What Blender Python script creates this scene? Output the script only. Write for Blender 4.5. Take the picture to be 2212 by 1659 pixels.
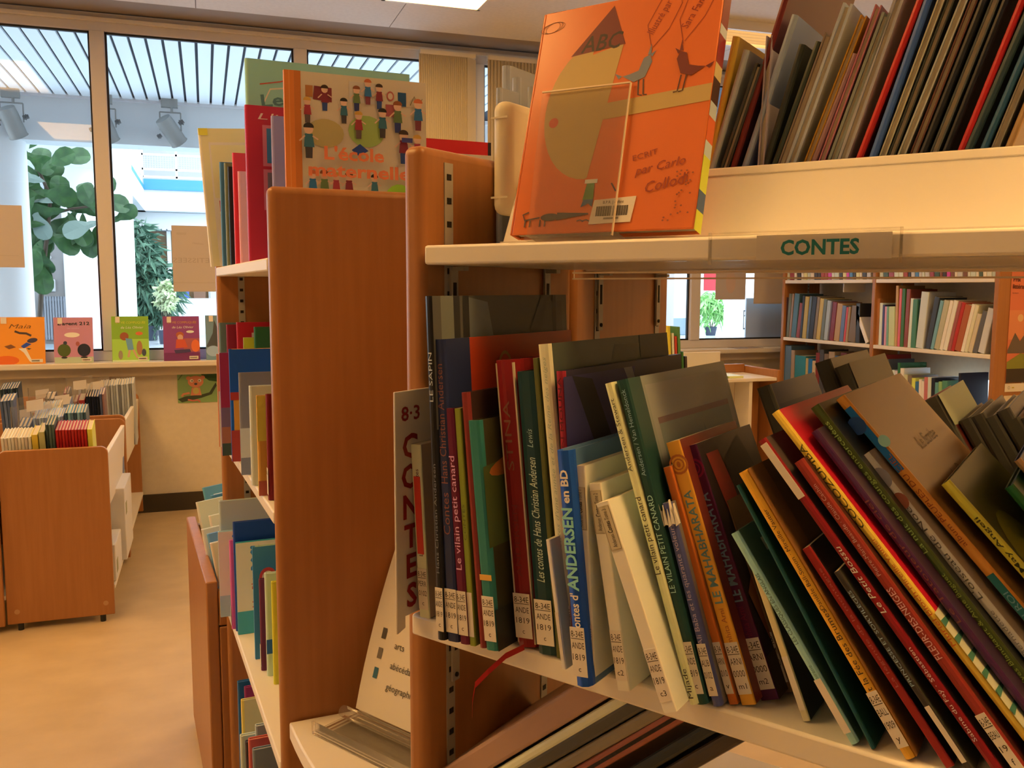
import bpy, bmesh, math, random
import numpy as np
from mathutils import Matrix, Vector
random.seed(7)
for _o in list(bpy.data.objects): bpy.data.objects.remove(_o, do_unlink=True)
SC = bpy.context.scene
COL = SC.collection

# ------------------------------------------------------------------ camera (hand-held phone, 1.5 m above the floor)
CX, CY, FPX = 1106.0, 829.5, 1925.0
EYE = np.array([0.0, 0.0, 1.5])
def _cam_axes(h, p, r):
    h, p, r = map(math.radians, (h, p, r))
    fwd = np.array([math.sin(h)*math.cos(p), math.cos(h)*math.cos(p), -math.sin(p)])
    right = np.array([math.cos(h), -math.sin(h), 0.0]); up = np.cross(right, fwd)
    c, s = math.cos(r), math.sin(r)
    return np.array([c*right+s*up, -s*right+c*up, fwd])
AX = _cam_axes(18.92, 6.165, 0.178)
cam = bpy.data.cameras.new('camera'); cam.sensor_width = 36.0; cam.lens = 36.0*FPX/2212.0
cam.clip_start = 0.02; cam.clip_end = 300
cam_ob = bpy.data.objects.new('camera', cam); COL.objects.link(cam_ob)
cam_ob.matrix_world = Matrix(((AX[0][0], AX[1][0], -AX[2][0], EYE[0]), (AX[0][1], AX[1][1], -AX[2][1], EYE[1]),
                              (AX[0][2], AX[1][2], -AX[2][2], EYE[2]), (0, 0, 0, 1)))
SC.camera = cam_ob

# ------------------------------------------------------------------ daylight over the open atrium, exposure
W = bpy.data.worlds.new('sky'); SC.world = W; W.use_nodes = True
_bg = W.node_tree.nodes['Background']
_bg.inputs[0].default_value = (0.80, 0.91, 1.0, 1); _bg.inputs[1].default_value = 3.0
_sun = bpy.data.lights.new('sun', 'SUN'); _sun.energy = 0.5; _sun.angle = 0.02; _sun.color = (1.0, 0.98, 0.95)
_so = bpy.data.objects.new('sun', _sun); COL.objects.link(_so); _so.rotation_euler = (math.radians(-24), math.radians(10), 0)   # high noon sun through the open atrium roof
SC.view_settings.view_transform = 'Standard'; SC.view_settings.look = 'None'
SC.view_settings.gamma = 1.0; SC.view_settings.exposure = 0.8
try: SC.view_settings.use_curve_mapping = False
except Exception: pass
LAMP_COL = (1.0, 0.54, 0.16); LAMP_STR = 13.0

# ------------------------------------------------------------------ measuring helpers: where a sight line meets a real surface
def ray(x, y):
    return np.array([(x-CX)/FPX, -(y-CY)/FPX, 1.0]) @ AX
def onz(x, y, z):
    r = ray(x, y); return EYE + r*((z-EYE[2])/r[2])
def onp(x, y, P, n):
    r = ray(x, y); P = np.asarray(P, float); n = np.asarray(n, float)
    return EYE + r*(((P-EYE) @ n)/(r @ n))
class Frame:
    """a furniture front: x runs along the shelf to the right, y into the shelf, z up"""
    def __init__(s, o, x, y):
        s.o = np.array([o[0], o[1], 0.0]); s.x = np.asarray(x, float); s.y = np.asarray(y, float)
    def P(s, u, v, z): return s.o + s.x*u + s.y*v + np.array([0, 0, z])
    def loc(s, P): d = P-s.o; return float(d @ s.x), float(d @ s.y), float(P[2])
    def at_v(s, px, py, v): return s.loc(onp(px, py, s.o+s.y*v, s.y))
    def at_u(s, px, py, u): return s.loc(onp(px, py, s.o+s.x*u, s.x))
    def M(s, u=0, v=0, z=0, lean=0.0, tilt=0.0, yaw=0.0):
        X, Y, Z = s.x, s.y, np.array([0, 0, 1.0])
        if yaw:
            c, k = math.cos(yaw), math.sin(yaw); X, Y = X*c+Y*k, Y*c-X*k
        if tilt:
            c, k = math.cos(tilt), math.sin(tilt); Y, Z = Y*c-Z*k, Z*c+Y*k
        if lean:
            c, k = math.cos(lean), math.sin(lean); X, Z = X*c-Z*k, Z*c+X*k
        p = s.P(u, v, z)
        return Matrix(((X[0], Y[0], Z[0], p[0]), (X[1], Y[1], Z[1], p[1]), (X[2], Y[2], Z[2], p[2]), (0, 0, 0, 1)))
def heading(a): a = math.radians(a); return np.array([math.sin(a), math.cos(a), 0.0])
dA, nA = heading(-37.2), heading(52.8)
dB, nB = heading(-4.77), heading(85.23)
FA = Frame(EYE + ray(915, 1000)*1.05, -dA, nA)          # tales bookcase (near)
FB = Frame(onz(583, 585, 1.526), -dB, nB)               # documents bookcase behind the corner
FC = Frame((4.30, 0, 0), (0, -1, 0), (1, 0, 0))          # bookcase along the far right wall
FR = Frame((0, 0, 0), (1, 0, 0), (0, 1, 0))              # room
YW = 6.307                                               # window wall

# ------------------------------------------------------------------ materials
def lin(c): c = c/255.0; return c/12.92 if c <= 0.04045 else ((c+0.055)/1.055)**2.4
def P(c, ref=(225, 172, 108), k=0.78):
    """own colour of a thing from how it looks beside white paper (ref) in the same light"""
    return tuple(min(0.88, max(0.006, k*lin(a)/lin(b))) for a, b in zip(c, ref))
_MC = {}
def mat(name, col, rough=0.5, spec=0.4, emit=None, alpha=None):
    key = (name, tuple(round(x, 3) for x in col), rough, emit)
    if key in _MC: return _MC[key]
    m = bpy.data.materials.new(name); m.use_nodes = True
    b = m.node_tree.nodes['Principled BSDF']
    b.inputs['Base Color'].default_value = (*col, 1); b.inputs['Roughness'].default_value = rough
    b.inputs['Specular IOR Level'].default_value = spec
    if emit:
        b.inputs['Emission Color'].default_value = (*col, 1); b.inputs['Emission Strength'].default_value = emit
    _MC[key] = m; return m
def textured(name, col, col2, scale=(1, 1, 1), nscale=8.0, detail=4.0, rough=0.5, bump=0.0, spec=0.4, contrast=(0.35, 0.65), coord='Object'):
    m = bpy.data.materials.new(name); m.use_nodes = True; nt = m.node_tree; b = nt.nodes['Principled BSDF']
    tc = nt.nodes.new('ShaderNodeTexCoord'); mp = nt.nodes.new('ShaderNodeMapping'); mp.inputs['Scale'].default_value = scale
    nz = nt.nodes.new('ShaderNodeTexNoise'); nz.inputs['Scale'].default_value = nscale; nz.inputs['Detail'].default_value = detail
    cr = nt.nodes.new('ShaderNodeValToRGB')
    cr.color_ramp.elements[0].position = contrast[0]; cr.color_ramp.elements[1].position = contrast[1]
    cr.color_ramp.elements[0].color = (*col, 1); cr.color_ramp.elements[1].color = (*col2, 1)
    L = nt.links.new
    L(tc.outputs[coord], mp.inputs['Vector']); L(mp.outputs[0], nz.inputs['Vector']); L(nz.outputs[0], cr.inputs[0]); L(cr.outputs[0], b.inputs['Base Color'])
    b.inputs['Roughness'].default_value = rough; b.inputs['Specular IOR Level'].default_value = spec
    if bump:
        bp = nt.nodes.new('ShaderNodeBump'); bp.inputs['Strength'].default_value = bump; bp.inputs['Distance'].default_value = 0.002
        L(nz.outputs[0], bp.inputs['Height']); L(bp.outputs[0], b.inputs['Normal'])
    return m
def clear(name, tint=(1, 1, 1), ior=1.45, rough=0.05, body=0.0):
    """thin clear sheet: mostly passes light, mirrors at grazing angles"""
    m = bpy.data.materials.new(name); m.use_nodes = True; nt = m.node_tree; nt.nodes.clear()
    out = nt.nodes.new('ShaderNodeOutputMaterial'); tr = nt.nodes.new('ShaderNodeBsdfTransparent'); gl = nt.nodes.new('ShaderNodeBsdfGlossy')
    mx = nt.nodes.new('ShaderNodeMixShader'); fr = nt.nodes.new('ShaderNodeFresnel'); fr.inputs['IOR'].default_value = ior
    tr.inputs[0].default_value = (*tint, 1); gl.inputs['Roughness'].default_value = rough; gl.inputs['Color'].default_value = (0.95, 0.95, 0.95, 1)
    L = nt.links.new; L(fr.outputs[0], mx.inputs[0]); L(tr.outputs[0], mx.inputs[1]); L(gl.outputs[0], mx.inputs[2])
    if body:
        df = nt.nodes.new('ShaderNodeBsdfDiffuse'); df.inputs[0].default_value = (0.8, 0.78, 0.74, 1)
        m2 = nt.nodes.new('ShaderNodeMixShader'); m2.inputs[0].default_value = body
        L(mx.outputs[0], m2.inputs[1]); L(df.outputs[0], m2.inputs[2]); L(m2.outputs[0], out.inputs[0])
    else: L(mx.outputs[0], out.inputs[0])
    return m
WOOD = textured('beech veneer', (0.42, 0.19, 0.070), (0.385, 0.168, 0.060), (40, 40, 2.2), 1.6, 4, 0.36, 0.0)
WOODH = textured('beech veneer lying', (0.42, 0.19, 0.070), (0.385, 0.168, 0.060), (2.2, 40, 40), 1.6, 4, 0.36, 0.0)
WHITE = mat('white lacquered steel', (0.84, 0.82, 0.78), 0.42)
CREAM = mat('cream moulded plastic', (0.74, 0.70, 0.55), 0.35)
WALL = textured('cream painted wall', (0.70, 0.66, 0.58), (0.67, 0.63, 0.55), (1, 1, 1), 30, 3, 0.8, 0.02)
CEIL = textured('off white ceiling tiles', (0.84, 0.83, 0.82), (0.80, 0.79, 0.78), (1, 1, 1), 40, 3, 0.85)
FLOOR = textured('mottled beige linoleum', (0.61, 0.49, 0.32), (0.52, 0.41, 0.26), (1, 1.4, 1), 5.0, 12, 0.40, 0.0, 0.4, (0.32, 0.72))
ALU = mat('light window frame', (0.66, 0.65, 0.68), 0.45)
GASKET = mat('black rubber gasket', (0.02, 0.02, 0.025), 0.6)
DARKB = mat('dark brown baseboard', (0.05, 0.04, 0.032), 0.6)
GLASS = clear('window glass', (0.97, 0.985, 0.985), ior=1.22, rough=0.0)
ACRYL = clear('clear acrylic', (0.985, 0.98, 0.97), ior=1.16, rough=0.08, body=0.04)
ACRYL2 = clear('scuffed clear acrylic', (0.95, 0.94, 0.93), ior=1.25, rough=0.1, body=0.07)
STEEL = mat('grey steel strip', (0.42, 0.41, 0.38), 0.4, 0.5)
HOLE = mat('dark slot', (0.015, 0.012, 0.01), 0.8)
PAPER = mat('white paper', (0.80, 0.78, 0.75), 0.7)
PAGES = textured('book page block', (0.72, 0.68, 0.58), (0.60, 0.55, 0.44), (1, 300, 1), 4, 2, 0.85)
INK = mat('black ink', (0.03, 0.028, 0.028), 0.7)
AWHITE = mat('atrium white paint', (0.66, 0.68, 0.70), 0.7)

# ------------------------------------------------------------------ mesh builder and scene tree
class MB:
    def __init__(s): s.v, s.f, s.m, s.T = [], [], [], None
    def add(s, vs, fs, m=0):
        b = len(s.v)
        for q in vs:
            q = Vector(q); s.v.append(tuple(s.T @ q) if s.T is not None else tuple(q))
        for f in fs: s.f.append([b+i for i in f]); s.m.append(m)
    def box(s, x0, x1, y0, y1, z0, z1, m=0):
        s.add([(x0, y0, z0), (x1, y0, z0), (x1, y1, z0), (x0, y1, z0), (x0, y0, z1), (x1, y0, z1), (x1, y1, z1), (x0, y1, z1)],
              [(0, 3, 2, 1), (4, 5, 6, 7), (0, 1, 5, 4), (1, 2, 6, 5), (2, 3, 7, 6), (3, 0, 4, 7)], m)
        return s
    def prism(s, pts, off, m=0):
        n = len(pts); off = Vector(off); a = [Vector(p) for p in pts]; b = [p+off for p in a]
        s.add(a+b, [list(range(n-1, -1, -1)), list(range(n, 2*n))] + [(i, (i+1) % n, n+(i+1) % n, n+i) for i in range(n)], m); return s
    def cyl(s, p0, p1, r0, r1=None, n=10, m=0):
        r1 = r0 if r1 is None else r1; p0, p1 = Vector(p0), Vector(p1); d = (p1-p0).normalized()
        a = d.orthogonal().normalized(); b = d.cross(a)
        vs = [p0+(a*math.cos(t)+b*math.sin(t))*r0 for t in [2*math.pi*i/n for i in range(n)]] + [p1+(a*math.cos(t)+b*math.sin(t))*r1 for t in [2*math.pi*i/n for i in range(n)]]
        s.add(vs, [list(range(n-1, -1, -1)), list(range(n, 2*n))] + [(i, (i+1) % n, n+(i+1) % n, n+i) for i in range(n)], m); return s
    def tube(s, pts, r, n=6, m=0):
        rr = r if isinstance(r, (list, tuple)) else [r]*len(pts)
        for i in range(len(pts)-1): s.cyl(pts[i], pts[i+1], rr[i], rr[i+1], n, m)
        return s
    def lathe(s, prof, n=16, m=0, c=(0, 0)):
        vs = [(c[0]+r*math.cos(2*math.pi*i/n), c[1]+r*math.sin(2*math.pi*i/n), z) for r, z in prof for i in range(n)]
        fs = [(k*n+i, k*n+(i+1) % n, (k+1)*n+(i+1) % n, (k+1)*n+i) for k in range(len(prof)-1) for i in range(n)]
        fs += [list(range(n-1, -1, -1)), [(len(prof)-1)*n+i for i in range(n)]]
        s.add(vs, fs, m); return s
    def mesh(s, name, mats):
        me = bpy.data.meshes.new(name); me.from_pydata(s.v, [], s.f)
        for q in (mats if isinstance(mats, (list, tuple)) else [mats]): me.materials.append(q)
        me.polygons.foreach_set('material_index', s.m); me.update(); return me
    def build(s, name, mats, parent=None, bevel=0.0, seg=2, smooth=False):
        o = bpy.data.objects.new(name, s.mesh(name, mats)); COL.objects.link(o)
        if parent is not None: o.parent = parent
        if bevel:
            b = o.modifiers.new('bevel', 'BEVEL'); b.width = bevel; b.segments = seg; b.limit_method = 'ANGLE'; b.angle_limit = 0.6
        if smooth or bevel:
            for p in o.data.polygons: p.use_smooth = True
            try: o.data.set_sharp_from_angle(angle=0.7)
            except Exception: pass
        return o
def tag(o, label=None, cat=None, group=None, kind=None):
    if label: o['label'] = label
    if cat: o['category'] = cat
    if group: o['group'] = group
    if kind: o['kind'] = kind
    return o
def thing(name, label, cat, M=None, group=None):
    o = bpy.data.objects.new(name, None); COL.objects.link(o); o.empty_display_size = 0.02
    if M is not None: o.matrix_world = M
    return tag(o, label, cat, group)
def put(o, M): o.matrix_world = M; return o
def struct(o): o['kind'] = 'structure'; return o
def share(o, name, M=None, parent=None):
    c = o.copy(); c.name = name; COL.objects.link(c)
    if parent is not None: c.parent = parent
    if M is not None: c.matrix_local = M
    return c

# ------------------------------------------------------------------ flat print and lettering (thin meshes lying on a surface)
_TC = {}
def text_geo(t, bold=0.0, shear=0.0):
    key = (t, bold, shear)
    if key in _TC: return _TC[key]
    cu = bpy.data.curves.new('t', 'FONT'); cu.body = t; cu.size = 1.0; cu.resolution_u = 2; cu.offset = bold; cu.shear = shear
    ob = bpy.data.objects.new('t', cu); me = bpy.data.meshes.new_from_object(ob)
    vs = [tuple(v.co) for v in me.vertices]; fs = [tuple(p.vertices) for p in me.polygons]
    bpy.data.objects.remove(ob); bpy.data.meshes.remove(me); bpy.data.curves.remove(cu)
    _TC[key] = (vs, fs); return vs, fs
def ell(cx, cy, rx, ry, n=18, a0=0.0, a1=360.0, rot=0.0):
    full = abs(a1-a0) >= 359.9; k = n if full else n+1; c, s = math.cos(math.radians(rot)), math.sin(math.radians(rot)); out = []
    for i in range(k):
        t = math.radians(a0+(a1-a0)*i/n); x, y = rx*math.cos(t), ry*math.sin(t); out.append((cx+x*c-y*s, cy+x*s+y*c))
    return out
def rect(x0, y0, x1, y1): return [(x0, y0), (x1, y0), (x1, y1), (x0, y1)]
def stroke(pts, w):
    a, b = [], []
    for i, p in enumerate(pts):
        q0 = pts[max(0, i-1)]; q1 = pts[min(len(pts)-1, i+1)]; dx, dy = q1[0]-q0[0], q1[1]-q0[1]; l = math.hypot(dx, dy) or 1
        a.append((p[0]-dy/l*w/2, p[1]+dx/l*w/2)); b.append((p[0]+dy/l*w/2, p[1]-dx/l*w/2))
    return ('s', a, b)
def prints(parent, name, O, R, U, items, layer=0.00012, base=0.0004, rough=0.45):
    """items: ('p', colour, points) | ('k', colour, stroke) | ('t', colour, text, x, y, size, {fit, bold, shear, rot, align, mirror})"""
    O, R, U = Vector(O), Vector(R), Vector(U); N = R.cross(U).normalized(); mb = MB(); mats = []; idx = {}
    def mi(c):
        if c not in idx: idx[c] = len(mats); mats.append(mat('print', c, rough))
        return idx[c]
    def to3(p, k): return O + R*p[0] + U*p[1] + N*(base+layer*k)
    for k, it in enumerate(items):
        m = mi(it[1])
        if it[0] == 'p': mb.add([to3(p, k) for p in it[2]], [list(range(len(it[2])))], m)
        elif it[0] == 'k':
            _, a, b = it[2]; n = len(a)
            mb.add([to3(p, k) for p in b]+[to3(p, k) for p in a], [(i, i+1, n+i+1, n+i) for i in range(n-1)], m)
        else:
            o = it[6] if len(it) > 6 else {}
            vs, fs = text_geo(it[2], o.get('bold', 0.0), o.get('shear', 0.0))
            if not vs: continue
            xs = [v[0] for v in vs]; x0, x1 = min(xs), max(xs); sx = sy = it[5]
            if 'fit' in o: sx = o['fit']/(x1-x0)
            al = o.get('align', 'l'); sh = {'l': x0, 'c': (x0+x1)/2, 'r': x1}[al]
            rot = math.radians(o.get('rot', 0)); c, s = math.cos(rot), math.sin(rot); mir = -1 if o.get('mirror') else 1
            pts = []
            for v in vs:
                a, b = (v[0]-sh)*sx*mir, v[1]*sy
                pts.append(to3((it[3]+a*c-b*s, it[4]+a*s+b*c), k))
            mb.add(pts, [f if mir > 0 else tuple(reversed(f)) for f in fs], m)
    return mb.build(name, mats, parent)

# ------------------------------------------------------------------ books
def book_cover_mesh(w, h, d, t, over, wrap, rnd, mats):
    """a bound cover: two boards and a spine folded round the page block; slots 0 spine, 1 front board, 2 back board"""
    r = min(0.45*w, rnd); mb = MB()
    out = [(-w/2, d), (-w/2, max(wrap, r*1.6)), (-w/2, r), (-w/2+r*0.3, r*0.3), (-w/2+r, 0)]
    out += [(w/2-r, 0), (w/2-r*0.3, r*0.3), (w/2, r), (w/2, max(wrap, r*1.6)), (w/2, d)]
    inn = [(-w/2+t, d), (-w/2+t, max(wrap, r*1.6)), (-w/2+t, r), (-w/2+max(t, r*0.5), max(t, r*0.6)), (-w/2+max(r, t), t)]
    inn += [(-p[0], p[1]) for p in reversed(inn)]
    n = len(out); vs = [(x, y, z) for z in (0, h) for x, y in out] + [(x, y, z) for z in (0, h) for x, y in inn]
    def slot(i): return 2 if i == 0 else (1 if i == n-2 else 0)
    for i in range(n-1):
        mb_f = [(i+1, i, n+i, n+i+1), (2*n+i, 2*n+i+1, 3*n+i+1, 3*n+i), (i, i+1, 2*n+i+1, 2*n+i), (n+i+1, n+i, 3*n+i, 3*n+i+1)]
        for f in mb_f: mb.f.append([f[0], f[1], f[2], f[3]][::-1]); mb.m.append(slot(i))
    mb.f.append([0, n, 3*n, 2*n]); mb.m.append(2); mb.f.append([n-1, 3*n-1, 4*n-1, 2*n-1]); mb.m.append(1)
    mb.v = [tuple(map(float, q)) for q in vs]
    return mb
def _h(c, i): return c
BOOKS = []; DIM = {}
STK = ['8-34E', 'ANDE', '1819', 'c']
def book(fr, u, v, z, w, h, d, lean=0.0, spine=(.5, .5, .5), cover=None, back=None, label='', group=None, hard=True, wrap=0.0, rnd=None,
         sticker=None, titles=(), art=None, parts=True, tilt=0.0, yaw=0.0, gloss=0.32, name='book', art_side=1, lift=True):
    cover = cover or spine; back = back or cover
    zz = z + (abs(math.sin(lean))*w/2 if lift else 0) + 0.0005
    M = fr.M(u, v, zz, lean, tilt, yaw)
    ms = [mat('cover spine', spine, gloss, .28), mat('cover board', cover, gloss, .28), mat('cover board', back, gloss, .28)]
    t = 0.0025 if hard else 0.0009; ov = 0.003 if hard else 0.0
    if w < 3.2*t: t = w/5
    rnd = rnd if rnd is not None else (0.004 if hard else 0.0012)
    mb = book_cover_mesh(w, h, d, t, ov, wrap, rnd, ms)
    if not parts:
        mb.box(-w/2+t, w/2-t, t*1.2, d-ov, ov, h-ov, 3)
        o = mb.build(name, ms+[PAGES]); put(o, M); tag(o, label, 'book', group); BOOKS.append(o); return o
    root = thing(name, label, 'book', M, group)
    mb.build('cover', ms, root)
    MB().box(-w/2+t*1.02, w/2-t*1.02, t*1.3, d-ov, ov, h-ov).build('page_block', PAGES, root)
    if titles:
        items = []
        for tt in titles:      # (text, z0 frac, z1 frac, height frac of w, colour, opts)
            txt, a, b, hf, c = tt[:5]; hf = min(1.0, hf*1.25); o = dict(tt[5]) if len(tt) > 5 else {}
            dn = o.pop('down', False); xo = o.pop('xo', 0.0); o['fit'] = abs(b-a)*h
            if o.pop('flat', False):
                items.append(('F', c, txt, a*h, hf*w, o, xo)); continue
            items.append((dn, c, txt, a*h, b*h, hf*w, o, xo))
        up = [('t', i[1], i[2], i[3], -i[5]*0.36+i[7]*w, i[5], i[6]) for i in items if i[0] is False]
        dnl = [('t', i[1], i[2], h-i[4], -i[5]*0.36-i[7]*w, i[5], i[6]) for i in items if i[0] is True]
        for q_ in up: prints(root, 'spine_title', (0, 0, 0), (0, 0, 1), (-1, 0, 0), [q_])
        for q_ in dnl: prints(root, 'spine_title', (0, 0, h), (0, 0, -1), (1, 0, 0), [q_])
        fl = [i for i in items if i[0] == 'F']
        if fl: prints(root, 'spine_title', (0, 0, 0), (1, 0, 0), (0, 0, 1), [('t', i[1], i[2], 0, i[3], i[4], {'align': 'c', 'fit': w*0.8}) for i in fl])
    if sticker:
        lines, z0, hh = sticker if isinstance(sticker, tuple) else (sticker, 0.010, 0.046)
        sw = min(w-0.001, 0.021)
        if z0 == 'top': z0 = h-hh-0.004
        s = MB().box(-sw/2, sw/2, -0.0006, -0.0001, z0, z0+hh).build('shelf_mark', mat('shelf mark paper', (.80, .78, .76), 0.4), root)
        if sw > 0.007 and lines:
            it = []; n = len(lines)
            for i, tx in enumerate(lines):
                if not tx: continue
                sz = 0.0088 if len(tx) > 2 else 0.0075
                o = {'align': 'c'}
                if len(tx) > 2: o['fit'] = min(sw*0.86, 0.0042*len(tx))
                it.append(('t', (.04, .04, .04), tx, 0, z0+hh*(1-(i+0.85)/(n+0.3)), sz, o))
            it.append(('p', (.05, .05, .05), rect(-sw*0.45, z0+hh*0.765, sw*0.45, z0+hh*0.778)))
            prints(s, 'lettering', (0, -0.0006, 0), (1, 0, 0), (0, 0, 1), it, base=0.0001, layer=0.00003)
    if art:
        if art_side > 0: prints(root, 'cover_print', (w/2, 0, 0), (0, d, 0), (0, 0, h), art, base=0.0003)
        else: prints(root, 'cover_print', (-w/2, d, 0), (0, -d, 0), (0, 0, h), art, base=0.0003)
    BOOKS.append(root); DIM[root.name] = (w, h, d); return root
def book_px(fr, b, t, wpx, z, d=0.2, vr=(-0.10, 0.30), v=None, **k):
    """place a book from where its spine foot and spine head are seen"""
    if v is None:
        p = fr.loc(onz(b[0], b[1], z)); v = min(max(p[1], vr[0]), vr[1])
    Pb = fr.at_v(b[0], b[1], v); Pt = fr.at_v(t[0], t[1], v)
    du, dz = Pt[0]-Pb[0], Pt[2]-z; h = math.hypot(du, dz); lean = math.atan2(du, dz)
    w = k.pop('w', None)
    if w is None: w = (fr.at_v(b[0]+wpx/2, b[1], v)[0]-fr.at_v(b[0]-wpx/2, b[1], v)[0])*math.cos(lean)
    return book(fr, Pb[0], v, z, max(w, 0.004), h, d, lean, **k)
ORD = ('first second third fourth fifth sixth seventh eighth ninth tenth eleventh twelfth thirteenth fourteenth fifteenth sixteenth seventeenth eighteenth nineteenth twentieth '
       'twenty-first twenty-second twenty-third twenty-fourth twenty-fifth twenty-sixth twenty-seventh twenty-eighth twenty-ninth thirtieth').split()
def colour_word(c):
    r, g, b = c; mx, mn = max(c), min(c)
    if mx < 70: return 'black' if mx < 50 else 'dark brown'
    if mx-mn < 32 and mx > 150: return 'pale grey'
    if r > 175 and g > 135 and b > 85: return 'cream'
    if g > r*1.02 and g >= b: return 'green'
    if b >= r: return 'blue'
    if r > 2.1*g: return 'red' if b < 0.6*r else 'pink'
    if r > 1.45*g: return 'orange' if r > 165 else 'brown'
    if g > 1.5*b and r > 150: return 'yellow'
    return 'tan' if r > 130 else 'olive grey'
# ================================================================== THE ROOM
CZ = 3.20
struct(MB().box(-6, 4.7, -4.0, YW+0.12, -0.06, 0).build('floor', FLOOR))
# ceiling boards with recessed joints running towards the windows
ceil = struct(MB().box(-6, 4.7, -4.0, YW+0.12, CZ+0.006, CZ+0.10).build('ceiling', mat('dark ceiling joint', (0.35, 0.31, 0.28), 0.9)))
cb = MB().box(-0.597, 0.597, -1.24, 1.24, CZ, CZ+0.006).mesh('ceiling_board', CEIL)
for i in range(9):
    for j in range(4):
        o = bpy.data.objects.new('ceiling_board', cb); COL.objects.link(o); o.parent = ceil; o.location = (-5.4+1.2*i, -2.7+2.49*j, 0)
struct(MB().box(-6.1, -6.0, -4.0, YW+0.12, 0, CZ).build('wall_left', WALL))
struct(MB().box(-6, 4.7, -4.1, -4.0, 0, CZ).build('wall_back', WALL))
# right wall with the low window that shows through the far bookcase
wr = MB(); y0, y1, z0, z1 = 4.02, 4.62, 0.62, 0.93
wr.box(4.66, 4.78, -4, y0, 0, CZ).box(4.66, 4.78, y1, YW+0.12, 0, CZ).box(4.66, 4.78, y0, y1, 0, z0).box(4.66, 4.78, y0, y1, z1, CZ)
struct(wr.build('wall_right', WALL))
w3 = struct(MB().box(4.71, 4.715, y0, y1, z0, z1).build('window_3', GLASS))
MB().box(4.70, 4.73, y0, y0+0.03, z0, z1).box(4.70, 4.73, y1-0.03, y1, z0, z1).box(4.70, 4.73, y0, y1, z0, z0+0.03).build('window_frame', ALU, w3)
# window wall: parapet, sill, frames, panes
struct(MB().box(-6, 4.7, YW, YW+0.12, 0, 0.985).build('wall_front', WALL))
struct(MB().box(-6, 4.66, YW-0.014, YW-0.001, 0, 0.12).build('baseboard_front', DARKB))
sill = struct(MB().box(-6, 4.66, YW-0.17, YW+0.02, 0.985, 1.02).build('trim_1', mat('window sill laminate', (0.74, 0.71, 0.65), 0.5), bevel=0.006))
MB().box(-6, 4.66, YW-0.08, YW-0.001, 0.925, 0.984).build('sill_shade_band', mat('shaded sill underside', (0.60, 0.52, 0.42), 0.7), sill)  # under-sill face coloured darker for the shadow there
fy0, fy1 = YW+0.0, YW+0.07
MULL = [-4.327, -3.082, -1.837, -0.592, 0.653, 1.90, 3.71]
fr_ = MB().box(-6, 4.66, fy0, fy1, 3.09, CZ).box(-6, 4.66, fy0, fy1, 1.02, 1.085)
frame = struct(fr_.build('trim_2', ALU, bevel=0.004))
for x in MULL:
    MB().box(x-0.043, x+0.043, fy0-0.012, fy1, 1.085, 3.09).build('mullion', ALU, frame, bevel=0.005)
MB().box(-6, 4.66, fy0-0.03, fy0-0.001, 3.145, 3.165).build('curtain_rail', mat('white rail', (.8, .77, .72), .4), frame)
edges = [-6]+MULL+[4.66]
for i in range(len(edges)-1):
    a, b = edges[i]+0.043, edges[i+1]-0.043
    p = struct(MB().box(a, b, YW+0.03, YW+0.036, 1.085, 3.09).build('window_%d' % (4+i), GLASS))
    g = 0.012
    MB().box(a, a+g, YW+0.02, YW+0.045, 1.085, 3.09).box(b-g, b, YW+0.02, YW+0.045, 1.085, 3.09).box(a, b, YW+0.02, YW+0.045, 3.09-g, 3.09).box(a, b, YW+0.02, YW+0.045, 1.085, 1.085+g).build('gasket', GASKET, p)
# ceiling luminaires
def luminaire(x, y, lx, ly, label, louvre=0.0, on=1.0, pitch=0.055):
    t = thing('ceiling_light', label, 'ceiling light', Matrix.Translation((x, y, CZ)), 'fluorescent ceiling lights')
    f = MB(); e = 0.02; zb = -0.03-louvre
    f.box(-lx/2, lx/2, -ly/2, -ly/2+e, zb, -0.001).box(-lx/2, lx/2, ly/2-e, ly/2, zb, -0.001).box(-lx/2, -lx/2+e, -ly/2, ly/2, zb, -0.001).box(lx/2-e, lx/2, -ly/2, ly/2, zb, -0.001)
    f.build('frame', WHITE, t)
    MB().box(-lx/2+e, lx/2-e, -ly/2+e, ly/2-e, -0.016, -0.006).build('diffuser', mat('lit diffuser', LAMP_COL, 0.5, emit=LAMP_STR*on), t)
    if louvre:
        n = int(ly/pitch)
        me = MB().box(-lx/2+e, lx/2-e, -0.001, 0.001, -0.02-louvre, -0.018).mesh('louvre_blade', mat('grey louvre blade', (.35, .34, .33), .5))
        for i in range(1, n):
            o = bpy.data.objects.new('louvre_blade', me); COL.objects.link(o); o.parent = t; o.location = (0, -ly/2+ly*i/n, 0)
    return t
luminaire(1.33, 4.77, 0.60, 1.24, 'lit ceiling light nearest the gathered blinds, at the upper edge', on=.8)
luminaire(3.45, 5.28, 0.86, 0.36, 'louvred ceiling light above the big maroon album', .03, .25)
luminaire(-1.5, 4.4, 0.60, 1.24, 'lit ceiling light out over the comic bins', on=.85)
luminaire(1.05, 0.05, 0.60, 1.24, 'unseen louvred light added over the tales aisle', .06, 1.7)  # lamp added out of view; its louvre keeps light off the left end panel
luminaire(-1.3, 1.68, 0.60, 1.24, 'unseen ceiling light added over the middle aisle', on=1.0)  # lamp added out of view to warm the shelf fronts
luminaire(3.6, 2.2, 0.60, 1.24, 'lit ceiling light out over the wall aisle')
luminaire(-4.6, 2.6, 0.60, 1.24, 'lit ceiling light out over the side aisle')
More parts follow.
